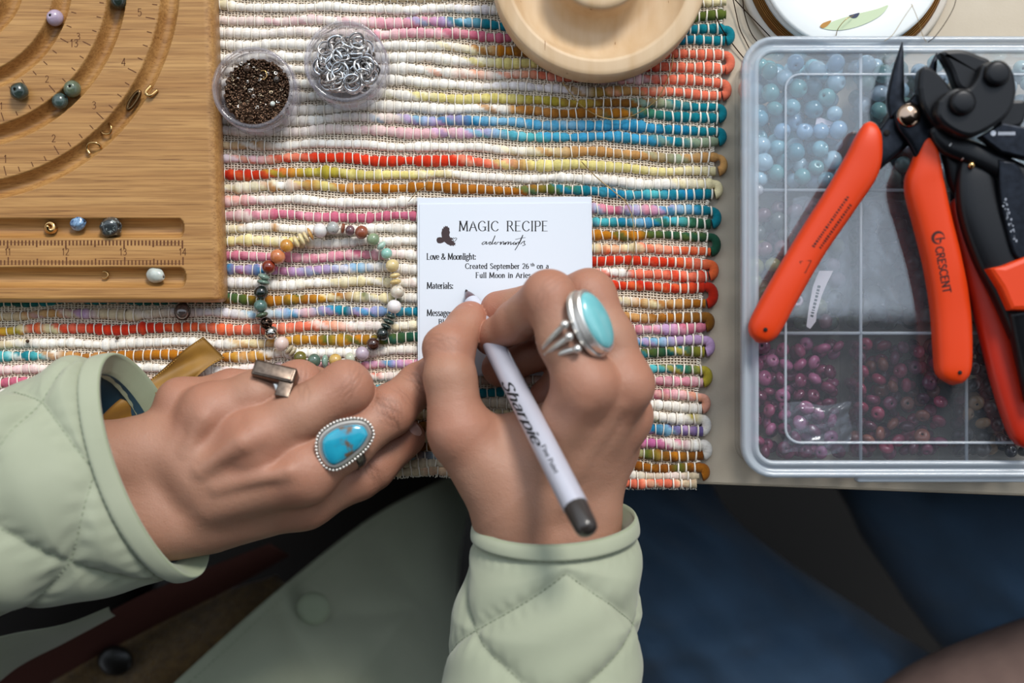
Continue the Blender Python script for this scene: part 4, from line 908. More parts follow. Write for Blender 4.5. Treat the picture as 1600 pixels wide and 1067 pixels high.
M['tag_paper'] = mat('tag_paper', '#d9d0d6', .6)
def label_tag(poly, z, lab, rows, name='paper_tag', m=None):
    p = wpoly(poly, z); v, f = prism(p, z - .2, z, .04); o = mesh_obj(name, v, f, m or M['tag_paper'], smooth=False); tag(o, lab, 'label')
    mb = MB()
    for (xa, ya, xb, yb, wd, mode) in rows:
        q0, q1 = P(xa, ya, z), P(xb, yb, z); d = q1 - q0; L_ = np.linalg.norm(d); d /= L_; nn = np.array([-d[1], d[0], 0]); up = np.array([0, 0, 5e-5])
        if mode == 'o':
            for t in np.linspace(0, 1, 3):
                c = q0 + (q1 - q0) * t; a = np.linspace(0, 2 * np.pi, 13)[:-1]; R0_, R1_ = .0010, .0007
                mb.add([c + up + R0_ * (math.cos(x) * d + math.sin(x) * nn) for x in a] + [c + up + R1_ * (math.cos(x) * d + math.sin(x) * nn) for x in a], grid_faces(12, 2, True))
        else:
            r_ = np.random.default_rng(int(xa)); s = 0
            while s < L_ - .0006:
                l = r_.uniform(.0004, .0011); hh = wd * S0 * r_.uniform(.35, .5); a = q0 + d * s; b = q0 + d * min(s + l, L_)
                mb.add([a + nn * hh + up, a - nn * hh + up, b - nn * hh + up, b + nn * hh + up], [(0, 1, 2, 3)]); s += l + .0005
    mb.build('printed_marks', M['ink'], o, smooth=False)
label_tag([(1276, 184), (1283, 184), (1316, 196), (1318, 204), (1312, 222), (1272, 206)], 24.5, 'small pinkish white paper tag on the light blue beads', [(1284, 195, 1306, 204, 3, 'o')])
label_tag([(1280, 423), (1302, 423), (1291, 445), (1284, 462), (1276, 490), (1275, 502), (1266, 514), (1260, 510), (1264, 480), (1270, 448)], 29.5, 'torn white printed tag under the case lid beside the left handle', [(1280, 446, 1268, 496, 5, 't')])
w = [P(1245.5 + 6.5 * math.cos(t), 470 + 6.5 * math.sin(t), 26) for t in np.linspace(0, 2 * np.pi, 24, endpoint=False)]
v, f = tube(w, .0009, 8, closed=True); tag(mesh_obj('glass_ring', v, f, mat('shiny_glass', '#d9c3cb', .08, .4)), 'small shiny glass ring bead beside the left plier handle', 'ring')

# ------------------------------------------------------------ pliers
M['orange'] = mat('orange_grip', '#d83d0c', .45, spec=.4, bump=(1800, .12, .08), sss=.0)
M['red'] = mat('red_grip', '#b3260f', .4, bump=(1800, .1, .08)); M['bsteel'] = mat('blued_steel', '#2a2e36', .32, .85, var=(300, '#181a1f', .3)); M['black'] = mat('black_tool', '#131418', .36, .4)
M['darkink'] = mat('grip_print', '#3a0f0a', .7); M['silverink'] = mat('silver_print', '#b9bdc6', .4, .4)
def project(obj_vf, poly_z=.2):
    v, f = obj_vf; b = BVHTree.FromPolygons([tuple(x) for x in v], f)
    def g(x, y):
        h = b.ray_cast(Vector((x, y, poly_z)), Vector((0, 0, -1)))[0]
        return None if h is None else np.array([x, y, h[2] + 8e-5])
    return g
def along(px0, py0, px1, py1, z, g):
    a, b = P(px0, py0, z), P(px1, py1, z); d = nrm((b - a) * [1, 1, 0]); n = np.array([-d[1], d[0], 0])
    def fn(u, v):
        p = a + d * u + n * v; q = g(p[0], p[1]); return q if q is not None else p
    return fn, np.linalg.norm(b - a)
p1 = empty('long_nose_pliers', P(1418, 180, 40), 'open pliers with two bright orange handles lying on the case lid', 'pliers')
rowsL = pl([(1363, 193, 50, 1.6, 2), (1360, 200, 50, 3.4, 4), (1356, 222, 50, 5.6, 5.4), (1344, 262, 49, 7.4, 6.2), (1312, 314, 48, 7.0, 6.4), (1266, 384, 47, 6.6, 6.4), (1226, 452, 47, 6.6, 6.2), (1199, 502, 46.5, 6.6, 6), (1190, 520, 46.5, 5.8, 5.2), (1186, 530, 46.5, 3.6, 4), (1184, 535, 46.5, .8, 1)])
v, f, _ = loft(rowsL, 70, 28, 2.8); mesh_obj('handle', v, f, M['orange'], p1); gL = project((v, f))
rowsR = pl([(1451, 214, 52, 1.6, 2), (1450, 224, 52, 3.2, 4), (1446, 262, 51, 6.2, 5.6), (1444, 292, 50, 7.8, 6.2), (1456, 345, 49, 7.6, 6.4), (1472, 410, 48, 7.6, 6.4), (1484, 480, 47, 7.8, 6.2), (1488, 548, 46.5, 7.6, 6), (1488, 582, 46.5, 6.8, 5.4), (1487, 596, 46.5, 4.0, 3.6), (1486, 601, 46.5, .8, 1)])
v, f, _ = loft(rowsR, 70, 28, 2.8); mesh_obj('handle', v, f, M['orange'], p1); gR = project((v, f))
tb_ = MB(); fn, ln = along(1466.5, 386, 1481, 458, 54, gR)
text_mesh(tb_, 'CRESCENT', .0030, lambda u, v_: fn(u * ln / text_w('CRESCENT', .0030), v_ - .0015), thin=.17, thick=.21, serif=False, sub=2)
# the maker's emblem: a crescent hook round a T
cE = P(1465.5, 372, 54)
def emb(u, v_):
    q = gR(cE[0] + u * 1e-3, cE[1] + v_ * 1e-3); return q if q is not None else np.array([cE[0] + u * 1e-3, cE[1] + v_ * 1e-3, cE[2]])
def ring_arc(mb, fn_, r0, r1, a0, a1, n=22, taper=True):
    aa = np.radians(np.linspace(a0, a1, n)); tt_ = np.sin(np.linspace(0.15, math.pi - .15, n)) if taper else np.ones(n); rm = (r0 + r1) / 2; hw = (r1 - r0) / 2 * tt_
    V = [fn_((rm + hw[i]) * math.cos(aa[i]), (rm + hw[i]) * math.sin(aa[i])) for i in range(n)] + [fn_((rm - hw[i]) * math.cos(aa[i]), (rm - hw[i]) * math.sin(aa[i])) for i in range(n)]
    mb.add(V, [(i, i + n, i + n + 1, i + 1) for i in range(n - 1)])
ring_arc(tb_, emb, 1.7, 2.9, 10, 290)
for q in (((-1.3, -.2), (2.6, .3), (2.5, -.4), (-1.3, -.8)), ((.5, .2), (1.2, .1), (1.0, -1.9), (.3, -1.8))): tb_.add([emb(*c) for c in q], [(0, 1, 2, 3)])
tb_.build('grip_lettering', M['darkink'], p1, smooth=False)
tl_ = MB()
def small_marks(mb, g, x0, y0, x1, y1, z, wd, seed):
    fn_, L_ = along(x0, y0, x1, y1, z, g); r_ = np.random.default_rng(seed); s = 0
    while s < L_ - .0006:
        l = r_.uniform(.0005, .0009); h = wd * S0 * r_.uniform(.35, .5); c = [fn_(s, h), fn_(s, -h), fn_(s + l, -h), fn_(s + l, h)]
        mb.add(c, [(0, 1, 2, 3)]); s += l + r_.uniform(.0003, .0006)
small_marks(tl_, gL, 1270, 386, 1325, 306, 53, 4.5, 1); small_marks(tl_, gL, 1281, 388, 1330, 318, 53, 4.5, 2)
cW = P(1258, 415, 53); tri = [(-2.2, 1.6), (2.4, 2.0), (0, -3.0)]
for i in range(3):
    a, b = np.array(tri[i]), np.array(tri[(i + 1) % 3]); d = nrm(b - a); n = np.array([-d[1], d[0]]) * .16
    mk = lambda p_: (lambda q: q if q is not None else cW)(gL(cW[0] + p_[0] * 1e-3, cW[1] + p_[1] * 1e-3)); tl_.add([mk(a + n), mk(a - n), mk(b - n), mk(b + n)], [(0, 1, 2, 3)])
tl_.build('grip_print', M['darkink'], p1, smooth=False)
for g, x, y in ((gL, 1196, 515), (gR, 1500, 582)):
    c = P(x, y, 52); c = g(c[0], c[1]); 
    if c is not None: v, f = sphere(c, (.0009, .0009, .0004), 12, 6); mesh_obj('hang_hole', v, f, M['hole'], p1)
v, f, _ = loft(pl([(1432, 160, 49, 3, 2), (1420, 182, 49, 6.2, 2.2), (1398, 212, 49, 6.6, 2.4), (1372, 240, 49, 5.6, 2.4), (1352, 268, 48.5, 3.5, 2)]), 26, 16, 4); mesh_obj('pivot_arm', v, f, M['bsteel'], p1)
v, f, _ = loft(pl([(1408, 168, 53.5, 3.6, 2), (1422, 188, 53.5, 6.2, 2.2), (1436, 214, 53, 5.4, 2.4), (1447, 246, 52.5, 4, 2.2)]), 26, 16, 4); mesh_obj('pivot_arm', v, f, M['bsteel'], p1)
v, f, _ = loft(pl([(1409.5, 66, 50, .25, .4), (1407, 84, 50, 1.1, 1.2), (1403, 110, 50, 2.2, 2), (1400, 140, 50, 3.2, 2.6), (1399, 160, 50, 3.6, 2.6), (1406, 180, 50.5, 4.4, 2.2)]), 30, 12, 4); mesh_obj('jaw', v, f, M['bsteel'], p1)
v, f, _ = loft(pl([(1463.5, 83, 52, .25, .4), (1459, 100, 52, 1.2, 1.2), (1454, 120, 52, 2.0, 1.8), (1446, 142, 52, 3.0, 2.2), (1432, 168, 53, 4.2, 2)]), 30, 12, 4); mesh_obj('jaw', v, f, M['bsteel'], p1)
v, f = lathe([(4.6, 0), (4.8, 1.2), (4.2, 2.2), (2.6, 2.9), (.01, 3.2)], P(1419, 181, 55.2), 32); mesh_obj('rivet', v, f, mat('bronze_rivet', '#b49a86', .16, 1), p1)
v, f = lathe([(1.3, 0), (1.3, .6), (.01, .7)], P(1385, 208, 51.2), 16); mesh_obj('arm_hole', v, f, M['hole'], p1)

p2 = empty('compound_cutter', P(1510, 160, 40), 'heavy black compound cutter with two round bolts, at the right edge', 'cutter')
def plate(pts, z0, z1, name, m, parent, bev=1.0, n=None):
    v, f = prism(wpoly(pts, (z0 + z1) / 2, n), z0, z1, bev); return mesh_obj(name, v, f, m, parent, smooth=False), (v, f)
plate([(1431, 140), (1433, 116), (1438, 107), (1447, 106), (1462, 117), (1484, 142), (1494, 168), (1480, 205), (1458, 200), (1438, 170)], 52, 60, 'jaw', M['black'], p2, 1.6, 50)
plate([(1464.5, 85), (1474, 81), (1500, 80), (1524, 88), (1545, 100), (1540, 130), (1512, 146), (1492, 140), (1480, 112)], 54, 62, 'jaw', M['black'], p2, 1.8, 60)
plate([(1462, 160), (1476, 146), (1490, 140), (1508, 140), (1522, 124), (1530, 104), (1548, 98), (1568, 101), (1580, 118), (1583, 150), (1570, 182), (1540, 205), (1510, 216), (1480, 205), (1460, 185)], 60, 68, 'link_plate', M['black'], p2, 1.6, 70)
plate([(1576, 158), (1598, 160), (1599, 182), (1588, 200), (1560, 200), (1548, 178)], 55, 62, 'side_lug', M['black'], p2, 1.4, 30)
for x, y in ((1502, 161), (1556, 116)):
    v, f = lathe([(5.0, 0), (5.0, 2.2), (4.3, 3.2), (3.2, 3.5), (.01, 3.5)], P(x, y, 68), 36); mesh_obj('bolt_head', v, f, M['black'], p2)
plate([(1528, 214), (1562, 193), (1600, 200), (1650, 214), (1650, 262), (1600, 250), (1560, 240)], 57, 63, 'name_plate', M['bsteel'], p2, 1.0)
mk_ = MB(); c0_ = P(1552, 208, 63.2)
ring_arc(mk_, lambda u, v_: c0_ + np.array([u, v_, 0]) * 1e-3, .1, 1.1, 0, 360, 12, False)
r_ = np.random.default_rng(8); x_ = 1560
while x_ < 1584:
    q = [P(x_, 211, 63.1), P(x_ + 2.2, 211, 63.1), P(x_ + 2.2, 206, 63.1), P(x_, 206, 63.1)]; mk_.add(q, [(0, 1, 2, 3)]); x_ += 3.4
mk_.build('printed_mark', M['silverink'], p2, smooth=False)
v, f, _ = loft(pl([(1462, 196, 55, 4, 3), (1480, 222, 55, 5, 3.6), (1530, 244, 56, 4.6, 3.6), (1580, 268, 56, 4.6, 3.6), (1650, 300, 56, 4.6, 3.6)]), 30, 14, 3); mesh_obj('lever_arm', v, f, M['black'], p2)
v, f, _ = loft(pl([(1474, 210, 49, 3.5, 2.6), (1490, 250, 49, 4.4, 3), (1500, 286, 48.5, 4.6, 3), (1520, 320, 48, 4, 3)]), 30, 14, 3); mesh_obj('lever_arm', v, f, M['black'], p2)
w = []
for t in np.linspace(0, 1, 60): c = P(1482 + 26 * t, 226 + 20 * t, 57); w.append(c + np.array([.0012 * math.cos(t * 36), .0012 * math.cos(t * 36), .0014 * math.sin(t * 36)]))
v, f = tube(w, .0004, 6); mesh_obj('spring', v, f, M['silver'], p2)
v, f = sphere(P(1518, 258, 58.5), (.0014, .0014, .001), 14, 8); mesh_obj('screw', v, f, M['gold'], p2)
v, f, _ = loft(pl([(1514, 240, 53, 3.5, 3), (1522, 275, 53, 7.5, 4.4), (1534, 330, 53, 9.5, 5.2), (1560, 390, 53, 11, 5.6), (1590, 450, 53, 11, 5.6), (1612, 520, 53, 9, 5)]), 44, 22, 3); mesh_obj('handle', v, f, M['black'], p2); gB = project((v, f))
plate([(1558, 250), (1592, 262), (1608, 330), (1605, 398), (1584, 402), (1568, 350), (1560, 300)], 56.5, 60.5, 'handle_inlay', M['bsteel'], p2, .9, 40)
ik = MB(); r_ = np.random.default_rng(9)
for t in np.linspace(0, 1, 15):
    x, y = 1568 + 18 * t, 312 + 66 * t
    for _ in range(2): xx, yy = x + r_.uniform(-4, 4), y + r_.uniform(-2, 2); s_ = r_.uniform(1.0, 2.0); ik.add([P(xx, yy, 60.7), P(xx + s_, yy + .5, 60.7), P(xx + s_, yy - s_, 60.7), P(xx - .3, yy - s_, 60.7)], [(0, 1, 2, 3)])
ik.build('inlay_print', M['silverink'], p2, smooth=False)
plate([(1537, 421), (1560, 416), (1600, 400), (1660, 385), (1668, 468), (1600, 486), (1571, 485), (1556, 452)], 50, 63, 'grip_collar', M['orange'], p2, 2.0)
v, f, _ = loft(pl([(1610, 480, 55, 10, 5), (1622, 540, 54, 10, 5), (1640, 620, 53, 10, 5)]), 20, 18, 3); mesh_obj('handle_end', v, f, M['black'], p2)
p3 = empty('side_cutters', P(1540, 470, 40), 'pliers with a dark red handle partly beneath the black cutter', 'pliers')
v, f, _ = loft(pl([(1495, 308, 44.5, 1.5, 2), (1499, 318, 44.5, 4.5, 4), (1512, 360, 44.6, 6.6, 5), (1534, 430, 44.7, 7.2, 5), (1556, 510, 44.8, 7.6, 5), (1580, 600, 44.8, 7.8, 5), (1604, 676, 44.8, 7, 4.6), (1612, 700, 44.8, 2, 2)]), 50, 22, 2.6); mesh_obj('handle', v, f, M['red'], p3)
v, f, _ = loft(pl([(1530, 290, 43, 4, 2.6), (1560, 360, 43, 6, 3.2), (1596, 470, 43, 7, 3.2), (1640, 600, 43, 6, 3.2)]), 30, 16, 3); mesh_obj('handle', v, f, M['red'], p3)
v, f, _ = loft(pl([(1500, 316, 43, 4, 2.4), (1505, 285, 43, 5, 2.4), (1520, 255, 43, 6, 2.6), (1545, 300, 43, 5, 2.4)]), 24, 14, 3); mesh_obj('pivot_head', v, f, M['bsteel'], p3)

# ------------------------------------------------------------ the pen
pA, pB = P(728, 453, 6.3), P(920, 832, 96); ax = nrm(pB - pA); Lp = np.linalg.norm(pB - pA)
pen = empty('marker_pen', pA, 'white barrelled fine marker with dark tip and end, held in the right hand', 'pen')
def pen_part(name, st, m, seg=28):
    q = np.array([[s, r] for s, r in st]); path = pA + np.outer(q[:, 0] * 1e-3, ax); v, f = tube(path, q[:, 1] * 1e-3, seg); return mesh_obj(name, v, f, m, pen), (v, f)
LL = Lp * 1000
M['barrel'] = mat('barrel_white', '#bdbdc9', .3, .15, spec=.6, coat=.4); M['pencap'] = mat('dark_pen_plastic', '#35302e', .3, coat=.3); M['nibcone'] = mat('brown_cone', '#5a3f44', .3, coat=.3)
pen_part('nib', [(0, .3), (.4, .55), (1.8, .7), (2.2, .9)], mat('felt', '#3a3030', .8), 12)
pen_part('tip_cone', [(2.0, 1.0), (2.4, 1.3), (4.5, 2.2), (7.2, 2.9), (7.6, 2.9)], M['nibcone'])
pen_part('collar', [(7.4, 3.2), (7.8, 3.5), (13, 4.0), (20, 4.2)], mat('pale_collar', '#c9cbd8', .3, coat=.4))
_, bvf = pen_part('barrel', [(19.9, 4.2), (20.3, 4.45), (40, 4.65), (80, 4.85), (LL - 13, 4.95), (LL - 12.8, 4.9)], M['barrel'], 40)
pen_part('end_plug', [(LL - 12.9, 4.7), (LL - 12.5, 4.75), (LL - 3, 4.4), (LL - 1.2, 4.0), (LL - .3, 3.2), (LL, 1.0)], M['pencap'])
gP = project(bvf); tp = MB(); fn, ln = along(788, 592, 838, 684, 45, gP)
sc_ = ln / text_w('Sharpie', .0038, 1, 0)
text_mesh(tp, 'Sharpie', .0038, lambda u, v_: fn(u * sc_, v_ - .0018), thin=.09, thick=.15, serif=False, slant=.3, gap=0, sub=2)
fn, ln = along(842, 692, 862, 730, 52, gP); sc_ = ln / text_w('Fine Point', .0018)
text_mesh(tp, 'Fine Point', .0018, lambda u, v_: fn(u * sc_, v_ + .0004), thin=.14, thick=.18, serif=False)
tp.build('barrel_lettering', M['ink'], pen, smooth=False)

# ------------------------------------------------------------ folded mustard strip
M['mustard'] = mat('mustard_cloth', '#9a6f22', .55, var=(90, '#7c5818', .3), bump=(2500, .3, .12), sheen=.2)
ta = catmull(np.array([P(317, 526, 9), P(290, 546, 10), (P(235, 592, 15)), P(190, 622, 22), P(150, 660, 26)]), 50)
tb2 = catmull(np.array([P(351, 559, 8), P(320, 578, 9), P(262, 632, 13), P(215, 672, 18), P(170, 715, 22)]), 50)
n = 14; g_ = []
for j in range(n):
    t = j / (n - 1); g_.append(ta * (1 - t) + tb2 * t + np.array([0, 0, 1]) * (.0016 * np.sin(t * 7 + np.linspace(0, 9, 50)) * np.clip(np.linspace(0, 4, 50), 0, 1))[:, None])
G_ = np.stack(g_, 1).reshape(-1, 3)   # index i*n+j
top = G_; bot = G_ - [0, 0, .0007]; fs = grid_faces(n, 50); N_ = len(G_); per = [j for j in range(n)] + [i * n + n - 1 for i in range(1, 50)] + [49 * n + j for j in range(n - 2, -1, -1)] + [i * n for i in range(48, 0, -1)]
fs = fs + [tuple(q + N_ for q in t[::-1]) for t in fs] + [(per[i], per[(i + 1) % len(per)], per[(i + 1) % len(per)] + N_, per[i] + N_) for i in range(len(per))]
strip = mesh_obj('fabric_strip', np.vstack([top, bot]), fs, M['mustard']); tag(strip, 'mustard cloth strip with stitched edge lying between sleeve and left hand', 'fabric strip')
st = MB(); 
for edge, inn in ((ta, tb2), (tb2, ta)):
    line = catmull(edge * .94 + inn * .06 + [0, 0, .0005], 110)
    for i in range(0, 108, 2): st.add(*tube(line[i:i + 2], .00016, 4))
o = st.build('edge_stitching', mat('mustard_thread', '#c79a45', .7), strip); o['kind'] = 'stuff'

# ------------------------------------------------------------ the person: hands from one signed-distance body
def rc(p, a, b, ra, rb):
    a = np.asarray(a, np.float32); b = np.asarray(b, np.float32); ab = b - a; t = np.clip(((p - a) @ ab) / (ab @ ab), 0, 1)
    q = p - a - t[:, None] * ab
    return np.sqrt(np.einsum('ij,ij->i', q, q)) - (ra + (rb - ra) * t)
def ell(p, c, r, R=None):
    q = p - np.asarray(c, np.float32)
    if R is not None: q = q @ np.asarray(R, np.float32)
    q = q / np.asarray(r, np.float32); k = np.sqrt(np.einsum('ij,ij->i', q, q)); return (k - 1) * min(r) * (1.0)
def smin(a, b, k):
    h = np.clip(.5 + .5 * (b - a) / k, 0, 1); return b + (a - b) * h - k * h * (1 - h)
def smax(a, b, k): return -smin(-a, -b, k)
def J(x, y, z): return PM(x, y, z).astype(np.float32)
def finger(p, js, rs_, k=2.5):
    d = None
    for i in range(len(js) - 1):
        # slightly waisted phalanx, rounder joints
        m = js[i] * .5 + js[i + 1] * .5; rm = (rs_[i] + rs_[i + 1]) / 2 * .955
        e = np.minimum(rc(p, js[i], m, rs_[i], rm), rc(p, m, js[i + 1], rm, rs_[i + 1]))
        d = e if d is None else smin(d, e, k)
    return d
HANDS = {}
# right hand (holds the pen)
HANDS['r'] = dict(
 thumb=([J(715, 668, 42), J(703, 590, 40), J(702, 545, 34), J(729, 508, 23), J(734, 498, 20)], [12.5, 10.6, 10.6, 8.2, 7.4]),
 index=([J(915, 604, 60), J(884, 532, 61), J(857, 463, 57), J(806, 503, 38), J(768, 528, 24.5)], [12.5, 10.8, 10.4, 8.6, 7.4]),
 middle=([J(970, 602, 50), J(950, 530, 48), J(920, 463, 44), J(850, 472, 29), J(779, 483, 17.5)], [12.6, 11.0, 10.8, 9.2, 7.6]),
 ring=([J(972, 650, 34), J(905, 530, 24), J(850, 545, 14), J(781, 575, 13.2)], [12, 9.6, 8.6, 7.8]),
 pinky=([J(955, 700, 22), J(920, 600, 16), J(880, 592, 13.2), J(852, 620, 13.2)], [11, 9, 8, 7.4]))
HANDS['l'] = dict(
 thumb=([J(474, 778, 25), J(560, 742, 21), J(580, 728, 19), J(634, 684, 13.5)], [12.2, 10.2, 10.4, 8.4]),
 index=([J(474, 738, 42), J(545, 690, 37), J(608, 642, 28), J(655, 600, 18), J(690, 572, 13.2)], [13, 10.8, 10.6, 8.8, 7.8]),
 middle=([J(395, 690, 45), J(470, 648, 43), J(540, 606, 38), J(563, 630, 22), J(548, 652, 14)], [13.4, 11.2, 11.0, 9.2, 8]),
 ring=([J(330, 648, 37), J(400, 621, 37), J(466, 602, 31), J(492, 607, 17), J(480, 630, 13.5)], [13, 10.8, 10.2, 8.8, 8]),
 pinky=([J(287, 634, 25), J(360, 612, 24), J(420, 606, 20), J(446, 618, 13.5)], [11.2, 9.2, 8.6, 7.8]))
def hand_r(p):
    H_ = HANDS['r']; F = {k: finger(p, *H_[k]) for k in H_}
    W1, W2 = J(814, 815, 34), J(903, 810, 28)
    pal = smin(rc(p, W1, W2, 16, 16), rc(p, J(828, 1000, 34), W1, 18.5, 16.5), 8)
    pal = smin(pal, rc(p, J(896, 1000, 33), W2, 18.5, 16.5), 8)
    pal = smin(pal, rc(p, J(818, 1160, 38), J(828, 1000, 34), 22, 18.5), 8); pal = smin(pal, rc(p, J(880, 1160, 38), J(896, 1000, 33), 22, 18.5), 8)
    for k, r0, r1 in (('index', 14, 12), ('middle', 14, 12.2), ('ring', 14, 11.5), ('pinky', 14, 11)):
        s = {'index': J(842, 762, 36), 'middle': J(882, 758, 37), 'ring': J(902, 770, 32), 'pinky': J(912, 780, 27)}[k]
        pal = smin(pal, rc(p, s, H_[k][0][0], r0, r1), 7)
    pal = smin(pal, rc(p, J(800, 770, 36), J(730, 690, 39), 19, 13.5), 8)      # thenar
    pal = smin(pal, rc(p, J(745, 690, 33), J(855, 665, 40), 8.5, 9), 7)        # web between thumb and index
    pal = smin(pal, rc(p, J(800, 735, 34), J(890, 690, 40), 15, 15), 6)
    # knuckle heads
    for c, r in ((J(917, 596, 65), 8.6), (J(978, 600, 55), 8.2)): pal = smin(pal, ell(p, c, (r, r, r)), 5)
    d = None
    for k in F:
        e = smin(pal, F[k], 5.0 if k != 'thumb' else 7.0); d = e if d is None else np.minimum(d, e)
    # tendons
    for a, b in ((J(856, 740, 51.5), J(912, 630, 68)), (J(894, 740, 51.5), J(964, 630, 59.5))): d = smin(d, rc(p, a, b, 1.2, 2.0), 5)
    return d
def hand_l(p):
    H_ = HANDS['l']; F = {k: finger(p, *H_[k]) for k in H_}
    W1, W2 = J(238, 712, 32), J(268, 806, 31)
    pal = smin(rc(p, W1, W2, 15.5, 16), rc(p, J(60, 745, 36), W1, 22, 16), 8); pal = smin(pal, rc(p, J(70, 835, 36), W2, 23, 17), 8)
    pal = smin(pal, rc(p, J(-90, 790, 40), J(60, 790, 36), 33, 28), 10)
    S = {'index': J(330, 772, 38), 'middle': J(310, 740, 40), 'ring': J(290, 712, 37), 'pinky': J(272, 690, 30)}
    for k, r0, r1 in (('index', 13.5, 12.6), ('middle', 13.5, 13), ('ring', 13.5, 12.6), ('pinky', 13, 11)): pal = smin(pal, rc(p, S[k], H_[k][0][0], r0, r1), 6)
    pal = smin(pal, rc(p, J(335, 808, 26), J(474, 778, 25), 14.6, 11.8), 8)    # thumb metacarpal
    pal = smin(pal, rc(p, J(380, 770, 26), J(500, 740, 28), 13, 10), 7)        # first web
    pal = smin(pal, rc(p, J(330, 730, 24), J(430, 715, 26), 15, 13), 6)
    for c, r in ((J(474, 736, 47), 8.8), (J(392, 688, 51), 8.6), (J(326, 645, 43), 8.2), (J(280, 630, 30), 7.6)): pal = smin(pal, ell(p, c, (r, r, r)), 5)
    # hollows between the knuckles
    for a, b in ((J(440, 700, 56), J(370, 728, 57)), (J(368, 654, 54), J(320, 690, 53))): pal = smax(pal, -rc(p, a + np.array([0, 0, 2.2], np.float32), b + np.array([0, 0, 2.2], np.float32), 2.4, 1.2), 8)
    d = None
    for k in F:
        e = smin(pal, F[k], 4.5 if k != 'thumb' else 7.0); d = e if d is None else np.minimum(d, e)
    for a, b in ((J(340, 760, 51.5), J(450, 737, 55.5)), (J(315, 735, 53), J(375, 692, 58.5)), (J(292, 706, 49.5), J(318, 655, 50))): d = smin(d, rc(p, a, b, 1.2, 1.9), 5)
    return d
def sdf_mesh(fn, lo, hi, h):
    lo = np.asarray(lo, float); q = 4; nc = np.ceil((np.asarray(hi) - lo) / (h * q)).astype(int) + 1
    def ev(pts):
        out = np.empty(len(pts), np.float32)
        for i in range(0, len(pts), 400000): out[i:i + 400000] = fn(pts[i:i + 400000])
        return out
    g = [lo[i] + np.arange(nc[i]) * h * q for i in range(3)]
    Gc = np.stack(np.meshgrid(*g, indexing='ij'), -1).reshape(-1, 3).astype(np.float32); dc = ev(Gc).reshape(nc)
    n = (nc - 1) * q + 1; D = np.repeat(np.repeat(np.repeat(dc, q, 0), q, 1), q, 2)[:n[0] + q - 1, :n[1] + q - 1, :n[2] + q - 1]
    # nearest coarse sample
    idx = [np.minimum((np.arange(n[i]) + q // 2) // q, nc[i] - 1) for i in range(3)]
    D = dc[np.ix_(*idx)].copy(); act = np.abs(D) < h * q * 1.35 + 1.0
    ii = np.argwhere(act); pts = (lo + ii * h).astype(np.float32); D[act] = ev(pts)
    S = D < 0; c = [n[0] - 1, n[1] - 1, n[2] - 1]
    acc = np.zeros((c[0], c[1], c[2], 3), np.float32); cnt_ = np.zeros(c, np.int8)
    corners = [(a, b, e) for a in (0, 1) for b in (0, 1) for e in (0, 1)]
    sl_ = lambda o: tuple(slice(o[i], o[i] + c[i]) for i in range(3))
    for o in corners:
        for axx in range(3):
            if o[axx] == 1: continue
            o2 = list(o); o2[axx] = 1; a = D[sl_(o)]; b = D[sl_(o2)]; cr_ = (a < 0) != (b < 0)
            if not cr_.any(): continue
            t = a[cr_] / (a[cr_] - b[cr_]); v = np.tile(np.array(o, np.float32), (len(t), 1)); v[:, axx] += t; acc[cr_] += v; cnt_[cr_] += 1
    cell = cnt_ > 0; ids = -np.ones(c, int); ids[cell] = np.arange(cell.sum())
    V = lo + (np.argwhere(cell) + acc[cell] / cnt_[cell][:, None]) * h
    F_ = []
    for axx in range(3):
        o2 = [0, 0, 0]; o2[axx] = 1; a = S[:-1 if axx == 0 else None, :-1 if axx == 1 else None, :-1 if axx == 2 else None]
        b = S[1 if axx == 0 else 0:, 1 if axx == 1 else 0:, 1 if axx == 2 else 0:]
        e = np.argwhere(a != b); s = a[tuple(e.T)]; u, w_ = [(1, 2), (2, 0), (0, 1)][axx]
        ok = (e[:, u] > 0) & (e[:, w_] > 0) & (e[:, u] < c[u]) & (e[:, w_] < c[w_]); e = e[ok]; s = s[ok]
        def at(du, dw): x = e.copy(); x[:, u] += du; x[:, w_] += dw; return ids[tuple(x.T)]
        qd = np.stack([at(-1, -1), at(0, -1), at(0, 0), at(-1, 0)], -1); qd[~s] = qd[~s][:, ::-1]; F_.append(qd)
    F_ = np.concatenate(F_)
    V = V.astype(np.float32)
    for _ in range(2):
        d = ev(V); e_ = .4; gr_ = np.stack([ev(V + np.eye(3, dtype=np.float32)[i] * e_) - ev(V - np.eye(3, dtype=np.float32)[i] * e_) for i in range(3)], -1)
        ln_ = np.linalg.norm(gr_, axis=1) + 1e-6; nn = gr_ / ln_[:, None]; V = V - nn * np.clip(d, -.8, .8)[:, None]
    return V, F_, nn
def creases(V, nn, spec):
    """fine folds across a finger joint: c centre, t along finger, up direction, half width, offsets, bend"""
    D_ = np.zeros(len(V))
    for c, t, up, hw, offs, bend, dep in spec:
        t = nrm(t); b = nrm(np.cross(up, t)); q = V - c; u = q @ t; w_ = q @ b; facing = np.clip((nn @ nrm(up) - .1) * 2, 0, 1); rng_ = np.exp(-(w_ / hw) ** 4) * facing
        for k, of in enumerate(offs):
            uu = u - of - bend * np.sign(of + 1e-3) * (w_ / hw) ** 2 * (abs(of) * .5 + .5) - .35 * np.sin(w_ * .9 + k * 2.1)
            D_ += dep * (1 - .13 * abs(of)) * np.exp(-(uu / .42) ** 2) * rng_ * (np.abs(u) < 11)
    return D_
me_parts = []
